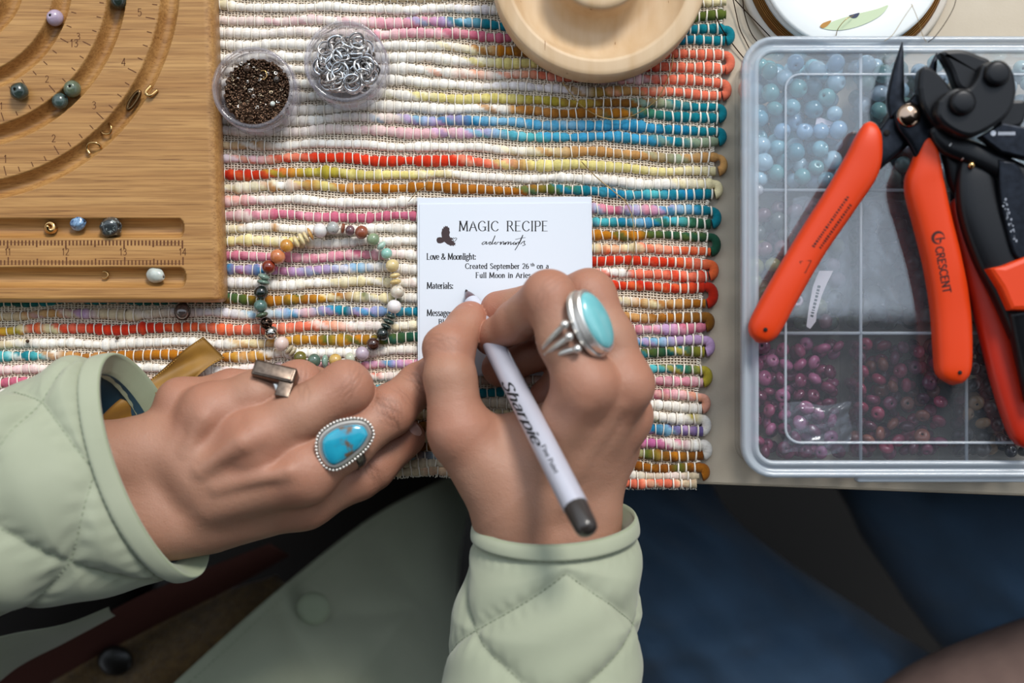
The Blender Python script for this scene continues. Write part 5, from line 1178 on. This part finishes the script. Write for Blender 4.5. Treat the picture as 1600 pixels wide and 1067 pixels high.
for side, fn_, lo, hi in (('r', hand_r, (-48, -158, -4), (66, 40, 82)), ('l', hand_l, (-245, -112, -6), (-16, 3, 68))):
    V, F_, nn = sdf_mesh(fn_, lo, hi, .72)
    Hh_ = HANDS[side]; up = np.array([0, 0, 1.0]); spec = []
    if side == 'l':
        ix = Hh_['index'][0]; t = ix[2] - ix[1]; spec += [(ix[2] + [0, 0, 9], t, up + [0, -.1, 0], 8, (-5.2, -3.6, -2.2, -1, .6, 2.2, 3.8, 5.4), -1.2, .34), (ix[3] + [0, 0, 7], ix[3] - ix[2], up, 7, (-2.6, -1.2, 0, 1.3), .4, .3), ((ix[2] + ix[3]) / 2 + [0, 0, 8], ix[3] - ix[2], up, 7, (-1.5, .5), .6, .12)]
        mx_ = Hh_['middle'][0]; spec += [(mx_[2] + [3, 2, 8], np.array([.8, -.6, -.4]), up + [.4, .1, 0], 8, (-3, -1.4, .2, 1.8), .6, .2)]
        rx = Hh_['ring'][0]; spec += [(rx[2] + [2, 1, 7], np.array([.9, -.1, -.3]), up, 7, (-2, -.5, 1.2), .5, .2)]
        th_ = Hh_['thumb'][0]; spec += [(th_[2] + [0, 0, 8], th_[3] - th_[2], up, 7, (-2.4, -1, .4, 1.8), .4, .25)]
    else:
        th_ = Hh_['thumb'][0]; spec += [(th_[2] + [-3, 3, 9], th_[3] - th_[2], up + [-.3, .2, 0], 8, (-3, -1.6, -.2, 1.4), .6, .16)]
        ix = Hh_['index'][0]; spec += [(ix[2] + [-1, 2, 9], ix[3] - ix[1], up, 8, (-2.4, -.8, .8), .6, .12)]
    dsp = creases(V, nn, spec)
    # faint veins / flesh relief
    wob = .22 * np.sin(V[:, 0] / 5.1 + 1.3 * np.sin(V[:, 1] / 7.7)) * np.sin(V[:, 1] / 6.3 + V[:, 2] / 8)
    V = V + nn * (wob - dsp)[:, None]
    # colour: warmer over joints and finger ends
    base = np.array(lin('#a67a64')); warm = np.array(lin('#a8604b')); pale = np.array(lin('#b58c76'))
    C = np.tile(base, (len(V), 1)); wgt = np.zeros(len(V))
    for k in Hh_:
        js, rr_ = Hh_[k]
        for i_, q in enumerate(js):
            if i_ == 1 and len(js) == 5: continue
            wgt = np.maximum(wgt, np.exp(-((np.linalg.norm(V - q, axis=1) / (rr_[i_] * 1.25)) ** 4)) * (.75 if i_ == len(js) - 1 else .42))
    C = C * (1 - wgt[:, None]) + warm * wgt[:, None]
    mott = .5 + .5 * np.sin(V[:, 0] / 3.1 + 2 * np.sin(V[:, 1] / 4.3)) * np.sin(V[:, 1] / 3.7 + V[:, 2] / 5 + 1.7 * np.sin(V[:, 0] / 6))
    C = C * (1 - .16 * mott[:, None]) + pale * .16 * mott[:, None]
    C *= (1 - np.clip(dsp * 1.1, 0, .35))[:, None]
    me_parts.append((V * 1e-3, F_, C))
def skin():
    m = mat('skin', '#bd8a6a', .5, vcol=True, spec=.4, sss=.12); nt = m.node_tree; N = nt.nodes; L = nt.links; b = N['Principled BSDF']
    b.inputs['Subsurface Radius'].default_value = (1.0, .35, .18); b.inputs['Subsurface Scale'].default_value = .0022
    t = N.new('ShaderNodeTexCoord'); v1 = N.new('ShaderNodeTexVoronoi'); v1.inputs['Scale'].default_value = 1100; v1.feature = 'DISTANCE_TO_EDGE'; L.new(t.outputs['Object'], v1.inputs['Vector'])
    n1 = N.new('ShaderNodeTexNoise'); n1.inputs['Scale'].default_value = 420; n1.inputs['Detail'].default_value = 6; L.new(t.outputs['Object'], n1.inputs['Vector'])
    ad = N.new('ShaderNodeMath'); ad.operation = 'ADD'; L.new(v1.outputs[0], ad.inputs[0]); L.new(n1.outputs[0], ad.inputs[1])
    bp = N.new('ShaderNodeBump'); bp.inputs['Strength'].default_value = .42; bp.inputs['Distance'].default_value = .0004; L.new(ad.outputs[0], bp.inputs['Height']); L.new(bp.outputs[0], b.inputs['Normal'])
    return m
M['skin'] = skin()
person = empty('person', P(430, 1100, -200), 'person in a quilted sage green jacket writing a card, wearing turquoise rings', 'person')
mb = MB()
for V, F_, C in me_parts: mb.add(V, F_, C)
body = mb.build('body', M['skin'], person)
M['nail'] = mat('nail', '#d9b0a2', .22, spec=.5, coat=.4, sss=.1)
def nail(c, t, up, ln_, wd):
    """curved plate on the back of a fingertip"""
    t = nrm(t); up = nrm(np.asarray(up, float) - np.dot(up, t) * t); b = np.cross(t, up); us = np.linspace(-1, 1, 11); vv = np.linspace(-1, 1, 11); V = []
    for y in vv:
        for x in us:
            wd_ = wd * math.sqrt(max(0, 1 - .28 * y * y)) * (1 - .12 * (y < -.6)); a = x * .95; ly = y * ln_ + (-.16 * ln_ * x * x if y > 0 else .2 * ln_ * x * x)
            V.append(c + t * ly + b * wd_ * math.sin(a) + up * (wd_ * (math.cos(a) - 1) * .9 - .35 * y * y))
    V = np.array(V) * 1e-3; v2 = V - up * .0006; f = grid_faces(11, 11); n = 121
    per = list(range(11)) + [i * 11 + 10 for i in range(1, 11)] + [110 + j for j in range(9, -1, -1)] + [i * 11 for i in range(9, 0, -1)]
    f = f + [tuple(q + n for q in z[::-1]) for z in f] + [(per[i], per[(i + 1) % len(per)], per[(i + 1) % len(per)] + n, per[i] + n) for i in range(len(per))]
    mesh_obj('nail', np.vstack([V, v2]), f, M['nail'], body)
th_ = HANDS['r']['thumb'][0]; upv = np.array([-.1, .35, .95]); nail(th_[3] * .35 + th_[4] * .65 + nrm(upv) * 8.1, (th_[4] - th_[3]) * [1, 1, .6], upv, 5.4, 5.2)
ix = HANDS['r']['index'][0]; upv = np.array([-.15, .75, .6]); nail(ix[4] * .92 + ix[3] * .08 + nrm(upv) * 7.6, ix[4] - ix[3], upv, 5, 4.6)
mx_ = HANDS['r']['middle'][0]; upv = np.array([-.05, .8, .6]); nail(mx_[4] * .9 + mx_[3] * .1 + nrm(upv) * 7.9, mx_[4] - mx_[3], upv, 5, 4.6)
th_ = HANDS['l']['thumb'][0]; upv = np.array([.3, .35, .8]); nail(th_[3] * .96 + th_[2] * .04 + nrm(upv) * 8.4, th_[3] - th_[2], upv, 5, 5)

# ------------------------------------------------------------ clothes
def cloth_mat(name, c1, c2, rough=.85, wsc=2600, bs=.35):
    m = mat(name, c1, rough, spec=.25, var=(28, c2, .25), bump=(wsc, bs, .18), sheen=.25); return m
M['sage'] = cloth_mat('sage_cotton', '#a6ab95', '#979d87'); M['sage_dark'] = cloth_mat('sage_hem', '#9aa288', '#8c957b'); M['lining'] = cloth_mat('blue_lining', '#2f5d73', '#1e4356'); M['thr'] = mat('sage_thread', '#8e9a80', .8)
M['lining_dark'] = cloth_mat('dark_lining', '#4a443c', '#39342d')
def sleeve(spec, quilt, seams, name, lin_mat, wr=1.0, seed=0, hem=7.0, puff=3.4, lin_gap=1.6):
    """spec rows: centre px,py,z, U (mm vector across), V (mm vector toward the lens) ; v runs away from the cuff"""
    rows = np.array([list(PM(a, b, z)) + list(U) + list(Vv) for a, b, z, U, Vv in spec]); nv = 210; q = catmull(rows, nv); nu = 150
    th = np.linspace(0, 2 * np.pi, nu, endpoint=False); cs = np.cos(th)[None, :, None]; sn = np.sin(th)[None, :, None]
    C_ = q[:, None, :3]; U_ = q[:, None, 3:6]; V_ = q[:, None, 6:9]
    s = np.concatenate([[0], np.cumsum(np.linalg.norm(np.diff(q[:, :3], axis=0), axis=1))])
    B = C_ + cs * U_ + sn * V_; Nn = cs * U_ / (np.linalg.norm(U_, axis=2, keepdims=True) ** 1.0) + sn * V_ / (np.linalg.norm(V_, axis=2, keepdims=True) ** 1.0); Nn /= np.linalg.norm(Nn, axis=2, keepdims=True)
    S_ = s[:, None] + 0 * th[None, :]; T_ = th[None, :] + 0 * s[:, None]
    # quilting lines: list of ((theta0,s0),(theta1,s1)) in degrees / mm
    dmin = np.full(S_.shape, 99.0); R_ = 38.0
    for (a0, s0), (a1, s1) in quilt:
        for wrap in (-360, 0, 360):
            ax_, ay = (np.radians(a0 + wrap)) * R_, s0; bx_, by = (np.radians(a1 + wrap)) * R_, s1
            X_ = T_ * R_; px_, py_ = X_ - ax_, S_ - ay; dx, dy = bx_ - ax_, by - ay; t = np.clip((px_ * dx + py_ * dy) / (dx * dx + dy * dy), 0, 1)
            dmin = np.minimum(dmin, np.hypot(px_ - t * dx, py_ - t * dy))
    dmin = np.minimum(dmin, np.where(S_ > hem, np.abs(S_ - hem), 99)) if hem else dmin
    disp = puff * (1 - np.exp(-(dmin / 6.0) ** .95)) - puff * .72
    inhem = np.clip(1 - (S_ - hem) / .8, 0, 1) if hem else 0
    hump = 0.9 * np.sqrt(np.clip(1 - ((S_ - hem * .5) / (hem * .52)) ** 2, 0, 1)) if hem else 0
    disp = disp * (1 - inhem) + hump * inhem
    r_ = np.random.default_rng(seed); wv_ = np.zeros_like(disp)
    for _ in range(7):
        a, b, ph_ = r_.integers(1, 5), r_.normal(0, .11), r_.uniform(0, 6); wv_ += r_.uniform(.2, .55) * np.sin(a * T_ + b * S_ + ph_)
    wv_ += .35 * np.clip(1 - np.abs(dmin - 3.0) / 4, 0, 1) * np.sin(T_ * 38 + S_ * .3 + 2 * np.sin(S_ * .2)) * (S_ > (hem or 0))
    disp = disp + wr * wv_ * np.clip(S_ / 14, .12, 1)
    Pt = (B + Nn * disp[..., None]) * 1e-3
    fl = grid_faces(nu, nv, True)
    # orientation check
    e1 = Pt[10, 1] - Pt[10, 0]; e2 = Pt[11, 0] - Pt[10, 0]
    if np.dot(np.cross(e1, e2), Nn[10, 0]) < 0: fl = [t[::-1] for t in fl]; flip = True
    else: flip = False
    o = mesh_obj(name, Pt.reshape(-1, 3), fl, M['sage'], person)
    # folded edge and lining inside
    ins = []; 
    for d_, k in ((-.2, 0), (-.9, 0), (-1.6, 1), (-lin_gap - .8, 5), (-lin_gap - 1.4, 12)):
        ins.append((B[k] + Nn[k] * (disp[k][:, None] * (1 if k < 2 else .3) + d_) + (np.array([0, 0, 0]) if k else (B[0] - B[2]) * .35 * (1 if d_ == -.9 else .5))) * 1e-3)
    v = np.concatenate([Pt[0][None]] + [x[None] for x in ins]).reshape(-1, 3); f = grid_faces(nu, 6, True); f = f if flip else [t[::-1] for t in f]
    mesh_obj('cuff_fold', v, f, M['sage_dark'], o)
    ks = list(range(7, nv - 6, 4)); v = np.stack([(B[k] - Nn[k] * (lin_gap + 1.6)) * 1e-3 for k in ks]).reshape(-1, 3); f = grid_faces(nu, len(ks), True); f = f if flip else [t[::-1] for t in f]
    mesh_obj('lining', v, [t[::-1] for t in f], lin_mat, o)
    # thread stitches following the hem and the quilting
    sb = MB()
    def at(th_, s_):
        j = (np.degrees(th_) % 360) / 360 * nu; i = np.interp(s_, s, np.arange(nv)); i0 = int(min(i, nv - 2)); j0 = int(j) % nu; fj = j - int(j); fi = i - i0
        a = Pt[i0, j0] * (1 - fj) + Pt[i0, (j0 + 1) % nu] * fj; b = Pt[i0 + 1, j0] * (1 - fj) + Pt[i0 + 1, (j0 + 1) % nu] * fj; return a * (1 - fi) + b * fi, Nn[i0, j0]
    def seam(pa, pb):
        L_ = math.hypot(math.radians(pb[0] - pa[0]) * R_, pb[1] - pa[1]); m = max(int(L_ / 2.4), 1)
        for i in range(m):
            t0, t1 = (i + .15) / m, (i + .8) / m; q0, n0_ = at(math.radians(pa[0] + (pb[0] - pa[0]) * t0), pa[1] + (pb[1] - pa[1]) * t0); q1, n1_ = at(math.radians(pa[0] + (pb[0] - pa[0]) * t1), pa[1] + (pb[1] - pa[1]) * t1)
            sb.add(*tube([q0 + n0_ * .0001, q1 + n1_ * .0001], .00017, 4))
    for a_, b_ in quilt: seam(a_, b_)
    for a_ in range(0, 360, 15): seam((a_, hem + .2), (a_ + 15, hem + .2))
    st_ = sb.build('stitching', M['thr'], o); st_['kind'] = 'stuff'
    return o
# angle 90 = side toward the lens
A = lambda *v: np.array(v, float)
# diamonds are laid out around the sleeve in rows
def diamonds(phase, s0, ds, da, rows):
    out = []
    for r in range(rows):
        for k in range(int(360 / da) + 1):
            a = phase + k * da + (da / 2 if r % 2 else 0); out += [((a, s0 + r * ds), (a - da / 2, s0 + (r + 1) * ds)), ((a, s0 + r * ds), (a + da / 2, s0 + (r + 1) * ds))]
    return out
sr = sleeve([(867, 812, 33, A(33.5, 1.5, 0), A(0, -7, 27)), (864, 848, 33, A(35, 1, 0), A(0, -6.5, 29)), (860, 900, 33, A(37, .5, 0), A(0, -6, 32)), (854, 980, 34, A(39.5, 0, 0), A(0, -4, 34)), (846, 1067, 35, A(40.5, 0, 0), A(0, -2, 36)), (836, 1160, 38, A(42, 0, 0), A(0, 0, 38)), (826, 1300, 44, A(45, 0, 0), A(0, 0, 42)), (812, 1460, 66, A(47, 2, 0), A(0, 12, 44)), (780, 1620, 110, A(50, 6, 0), A(0, 26, 42))],
   diamonds(82, 12, 27, 120, 9), None, 'sleeve', M['lining_dark'], 1.0, 3, 6.5, 4.6, 4.5)
sr['label'] = 'right sleeve with diamond quilting and round cuff'
sl2 = sleeve([(243, 727, 36, A(16.5, -46, -3), A(-7.5, -1.5, 29)), (215, 733, 37, A(16, -46, -3), A(-8, -1, 31)), (160, 742, 38, A(11, -47.5, -3), A(-6, 0, 34)), (80, 763, 40, A(7, -46, -2), A(-3, 0, 36)), (0, 788, 42, A(6, -45, -2), A(0, 0, 38)), (-90, 815, 46, A(6, -46, 0), A(0, 0, 40)), (-230, 860, 54, A(8, -47, 0), A(0, 0, 42)), (-380, 925, 76, A(16, -47, 0), A(6, 0, 44)), (-500, 1030, 116, A(28, -42, 0), A(14, 8, 44))],
   diamonds(48, 30, 36, 92, 9) + [((48, 8), (48 - 46, -2))][:0] + diamonds(2, -6 + 14.0, 22, 92, 1), None, 'sleeve', M['lining'], 1.3, 8, 7.5, 4.4, 6)
sl2['label'] = 'left sleeve with folded cuff and blue lining'

def cloth_patch(e0, e1, nu, nv, puff_lines, name, m, wr=1.5, seed=0, thick=1.2, puff=3.0, fuzz=None, bulge=0, parent=None):
    """surface between two edge curves given as (px,py,z) lists"""
    a = catmull(np.array([PM(*p) for p in e0]), nu); b = catmull(np.array([PM(*p) for p in e1]), nu); t = np.linspace(0, 1, nv)[:, None, None]
    G = a[None] * (1 - t) + b[None] * t; G[..., 2] += bulge * np.sin(np.pi * t[..., 0])
    d = np.full(G.shape[:2], 99.0)
    for p0, p1 in puff_lines:
        q0, q1 = PM(*p0), PM(*p1); v = (q1 - q0)[:2]; w_ = G[..., :2] - q0[:2]; tt_ = np.clip((w_ @ v) / (v @ v), 0, 1); d = np.minimum(d, np.linalg.norm(w_ - tt_[..., None] * v, axis=-1))
    r_ = np.random.default_rng(seed); wv_ = 0
    for _ in range(9):
        kx, ky = r_.normal(0, .07, 2); wv_ = wv_ + r_.uniform(.3, 1) * np.sin(kx * G[..., 0] + ky * G[..., 1] + r_.uniform(0, 6))
    G[..., 2] += wr * wv_ * .5 + (puff * (1 - np.exp(-(d / 7) ** 1.3)) if puff_lines else 0)
    G *= 1e-3; nrm_ = np.array([0, 0, thick * 1e-3]); v = np.vstack([G.reshape(-1, 3), (G - nrm_).reshape(-1, 3)]); n = nu * nv
    f = grid_faces(nu, nv); per = list(range(nu)) + [i * nu + nu - 1 for i in range(1, nv)] + [(nv - 1) * nu + j for j in range(nu - 2, -1, -1)] + [i * nu for i in range(nv - 2, 0, -1)]
    e1_ = G[0, 1] - G[0, 0]; e2_ = G[1, 0] - G[0, 0]
    if np.cross(e1_, e2_)[2] < 0: f = [q[::-1] for q in f]
    f = f + [tuple(q + n for q in z[::-1]) for z in f] + [(per[i], per[(i + 1) % len(per)], per[(i + 1) % len(per)] + n, per[i] + n) for i in range(len(per))]
    return mesh_obj(name, v, f, m, parent or person), G
fo, G = cloth_patch([(240, 1100, -78), (290, 1050, -86), (450, 908, -120), (590, 802, -165), (705, 742, -205), (760, 700, -215)], [(560, 1260, -90), (640, 1220, -100), (690, 1130, -132), (710, 1000, -190), (720, 860, -220), (740, 780, -226)], 110, 70,
    [((560, 840, -130), (700, 1010, -150)), ((440, 960, -108), (520, 1110, -100)), ((440, 960, -108), (640, 960, -150)), ((640, 960, -150), (520, 1110, -100))], 'jacket_front', M['sage'], 1.6, 4, 1.6, 4.0, bulge=6)
fo['label'] = 'front flap of the jacket falling below the table'
hl = MB()
edge = catmull(np.array([G[3, j] for j in range(0, 110, 3)]), 160)
for i in range(0, 158, 2): hl.add(*tube(edge[i:i + 2] + [0, 0, .0004], .00022, 4))
o = hl.build('stitching', M['thr'], fo); o['kind'] = 'stuff'
bz = P(490, 950, -111); v, f = lathe([(8.2, -1), (8.6, .6), (7.6, 2), (5, 2.6), (.01, 2.4)], bz, 40); mesh_obj('button', v, f, mat('covered_button', '#98a288', .7, bump=(2600, .3, .1)), fo)
fl_, _ = cloth_patch([(-60, 1010, -30), (20, 990, -34), (100, 975, -40), (170, 948, -48)], [(-60, 1120, -60), (20, 1048, -62), (100, 1005, -64), (180, 962, -60)], 50, 26, [], 'jacket_front', M['sage'], 1.0, 9, 1.6, bulge=2)
fl_['label'] = 'other flap of the jacket below the left sleeve'
M['sweater'] = mat('mustard_fleece', '#6e5222', 1.0, var=(220, '#4a3413', .3), bump=(900, 1.0, 1.6), sheen=.4)
sw, _ = cloth_patch([(-80, 1130, -110), (60, 1080, -116), (140, 1010, -124), (300, 940, -132), (430, 900, -140)], [(60, 1260, -100), (180, 1230, -106), (300, 1150, -112), (420, 1060, -122), (520, 960, -136)], 80, 50, [], 'fleece_top', M['sweater'], 3.0, 12, 2, bulge=6)
v, f = sphere(P(180, 1032, -112), (.0092, .008, .003), 24, 12); mesh_obj('button', v, f, mat('black_button', '#14110e', .35), sw)
br2, _ = cloth_patch([(-60, 1060, -80), (60, 1020, -86), (200, 940, -98), (330, 885, -110), (420, 850, -120)], [(-60, 1150, -110), (90, 1060, -114), (230, 985, -122), (360, 920, -132), (450, 870, -138)], 60, 24, [], 'jacket_lining', mat('maroon_lining', '#4e241b', .8, bump=(1500, .3, .2)), 1.5, 13, 1.5)
M['trouser'] = mat('dark_trousers', '#1d1714', .9, bump=(1400, .4, .3))
v, f, _ = loft([list(P(330, 1500, -285)) + [.085, .075], list(P(420, 1200, -285)) + [.085, .075], list(P(500, 950, -290)) + [.078, .068], list(P(560, 750, -300)) + [.07, .062], list(P(600, 560, -310)) + [.062, .055], list(P(605, 500, -315)) + [.03, .03]], 50, 28, 2.2); mesh_obj('trouser_leg', v, f, M['trouser'], person)
v, f, _ = loft([list(P(-260, 1500, -285)) + [.085, .075], list(P(-160, 1200, -285)) + [.085, .075], list(P(20, 950, -290)) + [.078, .068], list(P(120, 750, -300)) + [.07, .062], list(P(180, 560, -310)) + [.062, .055], list(P(190, 500, -315)) + [.03, .03]], 50, 28, 2.2); mesh_obj('trouser_leg', v, f, M['trouser'], person)

# neighbour at the right: blue jeans and a brown knitted sleeve
nb = empty('person', P(1400, 1200, -300), 'person in blue jeans and brownish top seated at the right, only legs visible', 'person')
M['denim'] = mat('blue_denim', '#405c78', .9, var=(25, '#34495f', .1), bump=(1600, .6, .4), sheen=.2)
def thigh(rows, name):
    v, f, _ = loft([list(P(a, b, z)) + [w * 1e-3, w * 1.15e-3] for a, b, z, w, h in rows], 90, 60, 2.0)
    c = v.copy()
    d = 5.0e-3 * np.sin(v[:, 0] * 95 + 3 * np.sin(v[:, 1] * 60)) * np.sin(v[:, 1] * 120 + v[:, 0] * 40) + 2.4e-3 * np.sin(v[:, 0] * 200 + v[:, 1] * 190)
    v[:, 2] += d; return mesh_obj(name, v, f, M['denim'], nb)
thigh([(1500, 1420, -170, 80, 66), (1400, 1240, -170, 76, 64), (1272, 1108, -172, 62, 58), (1124, 990, -176, 56, 54), (1022, 885, -182, 53, 50), (965, 760, -195, 50, 48), (940, 600, -230, 46, 42), (935, 540, -255, 20, 20)], 'jeans_leg')
thigh([(2000, 1280, -150, 90, 76), (1840, 1080, -155, 78, 72), (1670, 940, -160, 70, 66), (1550, 815, -172, 65, 60), (1460, 700, -190, 60, 56), (1390, 560, -215, 52, 48), (1380, 510, -240, 24, 22)], 'jeans_leg')
M['brown_knit'] = mat('brown_knit', '#7d655c', .9, bump=(2200, .6, .35), var=(60, '#6a544d', .3))
v, f, _ = loft([list(P(1330, 1330, -115)) + [.04, .04], list(P(1460, 1190, -100)) + [.045, .04], list(P(1600, 1120, -90)) + [.045, .04], list(P(1740, 1100, -80)) + [.05, .045], list(P(1940, 1100, -70)) + [.05, .045]], 50, 30, 2.2); mesh_obj('sleeve', v, f, M['brown_knit'], nb)

# ------------------------------------------------------------ rings
def smooth_closed(pts, n): q = catmull(np.vstack([pts, pts[:1]]), n + 1)[:-1]; return q
def turquoise(name, c1, c2, c3):
    m = mat(name, c1, .22, var=(170, c2, .25), coat=.6); nt = m.node_tree; N = nt.nodes; L = nt.links; b = N['Principled BSDF']; src = b.inputs['Base Color'].links[0].from_socket
    if c3:
        t = N.new('ShaderNodeTexCoord'); nz = N.new('ShaderNodeTexNoise'); nz.inputs['Scale'].default_value = 130; nz.inputs['Detail'].default_value = 6; L.new(t.outputs['Object'], nz.inputs['Vector'])
        ln2 = N.new('ShaderNodeVectorMath'); ln2.operation = 'LENGTH'; L.new(t.outputs['Object'], ln2.inputs[0])
        mr = N.new('ShaderNodeMapRange'); mr.inputs['From Min'].default_value = .001; mr.inputs['From Max'].default_value = .009; mr.inputs['To Min'].default_value = .26; mr.inputs['To Max'].default_value = -.12; L.new(ln2.outputs['Value'], mr.inputs['Value'])
        ad = N.new('ShaderNodeMath'); L.new(nz.outputs[0], ad.inputs[0]); L.new(mr.outputs[0], ad.inputs[1])
        cr = N.new('ShaderNodeValToRGB'); cr.color_ramp.elements[0].position = .56; cr.color_ramp.elements[1].position = .64; L.new(ad.outputs[0], cr.inputs[0])
        mx = N.new('ShaderNodeMixRGB'); L.new(cr.outputs[0], mx.inputs[0]); L.new(src, mx.inputs[1]); mx.inputs[2].default_value = lin(c3) + (1,); L.new(mx.outputs[0], b.inputs['Base Color'])
    return m
def cabochon(c, Rm, out2d, h0, h1, mat_, name, parent, dome=.9):
    """out2d (n,2) outline in mm in the ring's plane; dome between heights h0,h1"""
    rings = []; 
    for s in np.linspace(0, 1, 9):
        a = s * math.pi / 2; k = math.cos(a) * .999 + .001; rings.append(np.column_stack([out2d * k, np.full(len(out2d), h0 + (h1 - h0) * math.sin(a) ** dome)]))
    v = np.concatenate([np.column_stack([out2d, np.full(len(out2d), h0 - .8)])] + rings) @ Rm.T * 1e-3 + c; n = len(out2d); f = grid_faces(n, 10, True); f.append(tuple(range(9 * n, 10 * n))); f.append(tuple(range(n))[::-1]); return mesh_obj(name, v, f, mat_, parent)
def frame(nv, xdir):
    z = nrm(nv); x = nrm(np.asarray(xdir, float) - np.dot(xdir, z) * z); return np.column_stack([x, np.cross(z, x), z])
def band(c, axis, r, w, m, parent, n=48, name='band'):
    z = nrm(axis); x = nrm(np.cross(z, [0, 0, 1])); y = np.cross(z, x); t = np.linspace(0, 2 * np.pi, n, endpoint=False); V = []
    for a in t:
        d = math.cos(a) * x + math.sin(a) * y
        for q in np.linspace(0, 2 * np.pi, 10, endpoint=False): V.append(c + d * (r + .55e-3 * math.cos(q)) + z * (w * math.sin(q)))
    return mesh_obj(name, V, grid_faces(10, n, True, True), m, parent)
Lx = HANDS['l']['index'][0]; axI = (Lx[2] - Lx[0]).astype(float)
cR = PM(538, 692, 52); rg1 = empty('turquoise_ring', cR * 1e-3, 'teardrop turquoise ring with beaded silver edge on left index finger', 'ring')
ol = np.array([(270, 700), (292, 645), (345, 590), (440, 538), (560, 515), (650, 525), (705, 565), (738, 640), (722, 705), (670, 780), (590, 850), (500, 912), (420, 942), (350, 920), (300, 860), (272, 780)], float) / 5.08 + [440, 550]
o3 = np.array([PM(x, y, 52) for x, y in ol]); o2 = smooth_closed((o3 - cR)[:, :2], 90); nI = frame((.12, -.08, 1), (1, 0, 0))
c_ = cR * 1e-3
def inset(o, d):
    e = np.roll(o, -1, 0) - np.roll(o, 1, 0); n = np.stack([e[:, 1], -e[:, 0]], -1); n /= np.linalg.norm(n, axis=1)[:, None]
    ar = np.sum(o[:, 0] * np.roll(o[:, 1], -1) - np.roll(o[:, 0], -1) * o[:, 1]); return o - n * d * (1 if ar > 0 else -1)
o2 = o2 if np.sum(o2[:, 0] * np.roll(o2[:, 1], -1) - np.roll(o2[:, 0], -1) * o2[:, 1]) > 0 else o2[::-1]
def plate2(o, c, Rm, z0, z1, name, m, parent, chs=.3):
    v = np.concatenate([np.column_stack([o, np.full(len(o), z0)]), np.column_stack([o, np.full(len(o), z1 - chs)]), np.column_stack([inset(o, chs), np.full(len(o), z1)])]) @ Rm.T * 1e-3 + c
    n = len(o); return mesh_obj(name, v, grid_faces(n, 3, True) + [tuple(range(n))[::-1], tuple(range(2 * n, 3 * n))], m, parent, smooth=False)
plate2(inset(o2, .3), c_, nI, -1.6, .2, 'backing_plate', M['oxsilver'], rg1)
plate2(inset(o2, 1.15), c_, nI, -1, 2.5, 'bezel', M['silver'], rg1, .7)
cabochon(c_, nI, inset(o2, 2.75), 2.2, 4.6, turquoise('turquoise_matrix', '#2ba6c0', '#1b86a8', '#6a5138'), 'stone', rg1, .8)
bo = inset(o2, .35); per_ = np.concatenate([[0], np.cumsum(np.linalg.norm(np.diff(np.vstack([bo, bo[:1]]), axis=0), axis=1))]); nb_ = int(per_[-1] / 1.4)
for i in range(nb_):
    s_ = per_[-1] * i / nb_; x = np.interp(s_, per_, np.append(bo[:, 0], bo[0, 0])); y = np.interp(s_, per_, np.append(bo[:, 1], bo[0, 1])); v, f = sphere((np.array([x, y, .95]) @ nI.T) * 1e-3 + c_, .00066, 10, 7); mesh_obj('edge_bead', v, f, M['silver'], rg1)
band((Lx[0] * .52 + Lx[2] * .48).astype(float) * 1e-3 + np.array([0, 0, .0012]), axI, .0122, .0022, M['oxsilver'], rg1)
# bar ring
Rx = HANDS['l']['ring'][0]; axR = (Rx[2] - Rx[0]).astype(float)
cB = PM(430, 585, 44.5); M['darksilver'] = mat('dark_silver', '#7a6c61', .3, .95, var=(500, '#544840', .3)); rg2 = empty('signet_ring', cB * 1e-3, 'dark silver rectangular bar ring on left ring finger', 'ring')
Rm = frame((.02, .42, .9), (1, -.22, .1)); v, f = box(cB * 1e-3, (.0088, .0034, .0036), Rm, .0008); mesh_obj('bar', v, f, M['darksilver'], rg2)
v, f = box(cB * 1e-3 + Rm @ np.array([.0, 0, .0034]), (.0078, .0026, .0007), Rm, .0003); mesh_obj('raised_face', v, f, M['darksilver'], rg2)
v, f = box(cB * 1e-3 + Rm @ np.array([.0060, -.0034, -.0012]), (.0030, .0062, .0040), Rm, .0004); mesh_obj('end_plate', v, f, M['darksilver'], rg2)
band((Rx[0] * .22 + Rx[2] * .78).astype(float) * 1e-3 + np.array([0, .0004, .0008]), axR, .0114, .0013, M['silver'], rg2)
# oval ring on the writing hand
Ix = HANDS['r']['index'][0]; axX = (Ix[2] - Ix[0]).astype(float); nO = frame((.74, .30, .58), (.44, -.88, -.1)); cO = PM(926, 503, 70)
rg3 = empty('turquoise_ring', cO * 1e-3, 'large pale oval turquoise ring with split silver band on writing hand', 'ring')
t = np.linspace(0, 2 * np.pi, 60, endpoint=False); ov = np.column_stack([12.9 * np.cos(t), 8.6 * np.sin(t)])
cabochon(cO * 1e-3, nO, ov * .93, 1.2, 5.2, turquoise('pale_turquoise', '#7fc4c8', '#69b4bb', None), 'stone', rg3, .75)
plate2(ov * 1.02, cO * 1e-3, nO, -1.0, 2.2, 'bezel', M['silver'], rg3, .5); plate2(ov * 1.08, cO * 1e-3, nO, -3.4, -1.4, 'bezel_base', M['silver'], rg3, .5)
plate2(ov * .9, cO * 1e-3, nO, -4.6, -.5, 'gallery', M['oxsilver'], rg3, .3)
for a, b, c in (((848, 543, 67), (862, 527, 72), (882, 507, 76)), ((851, 553, 66), (868, 541, 71.5), (889, 526, 75.5)), ((857, 562, 65), (878, 551, 71), (902, 545, 74))):
    w = catmull(np.array([P(*a), P(*b), P(*c)]), 14); v, f = tube(w, np.linspace(.0009, .0013, 14), 10); mesh_obj('band_strand', v, f, M['silver'], rg3); v, f = sphere(P(*c) + [0, 0, .0004], .0018, 14, 10); mesh_obj('band_ball', v, f, M['silver'], rg3)
band((Ix[0] * .42 + Ix[2] * .58).astype(float) * 1e-3, axX, .0112, .0022, M['silver'], rg3)
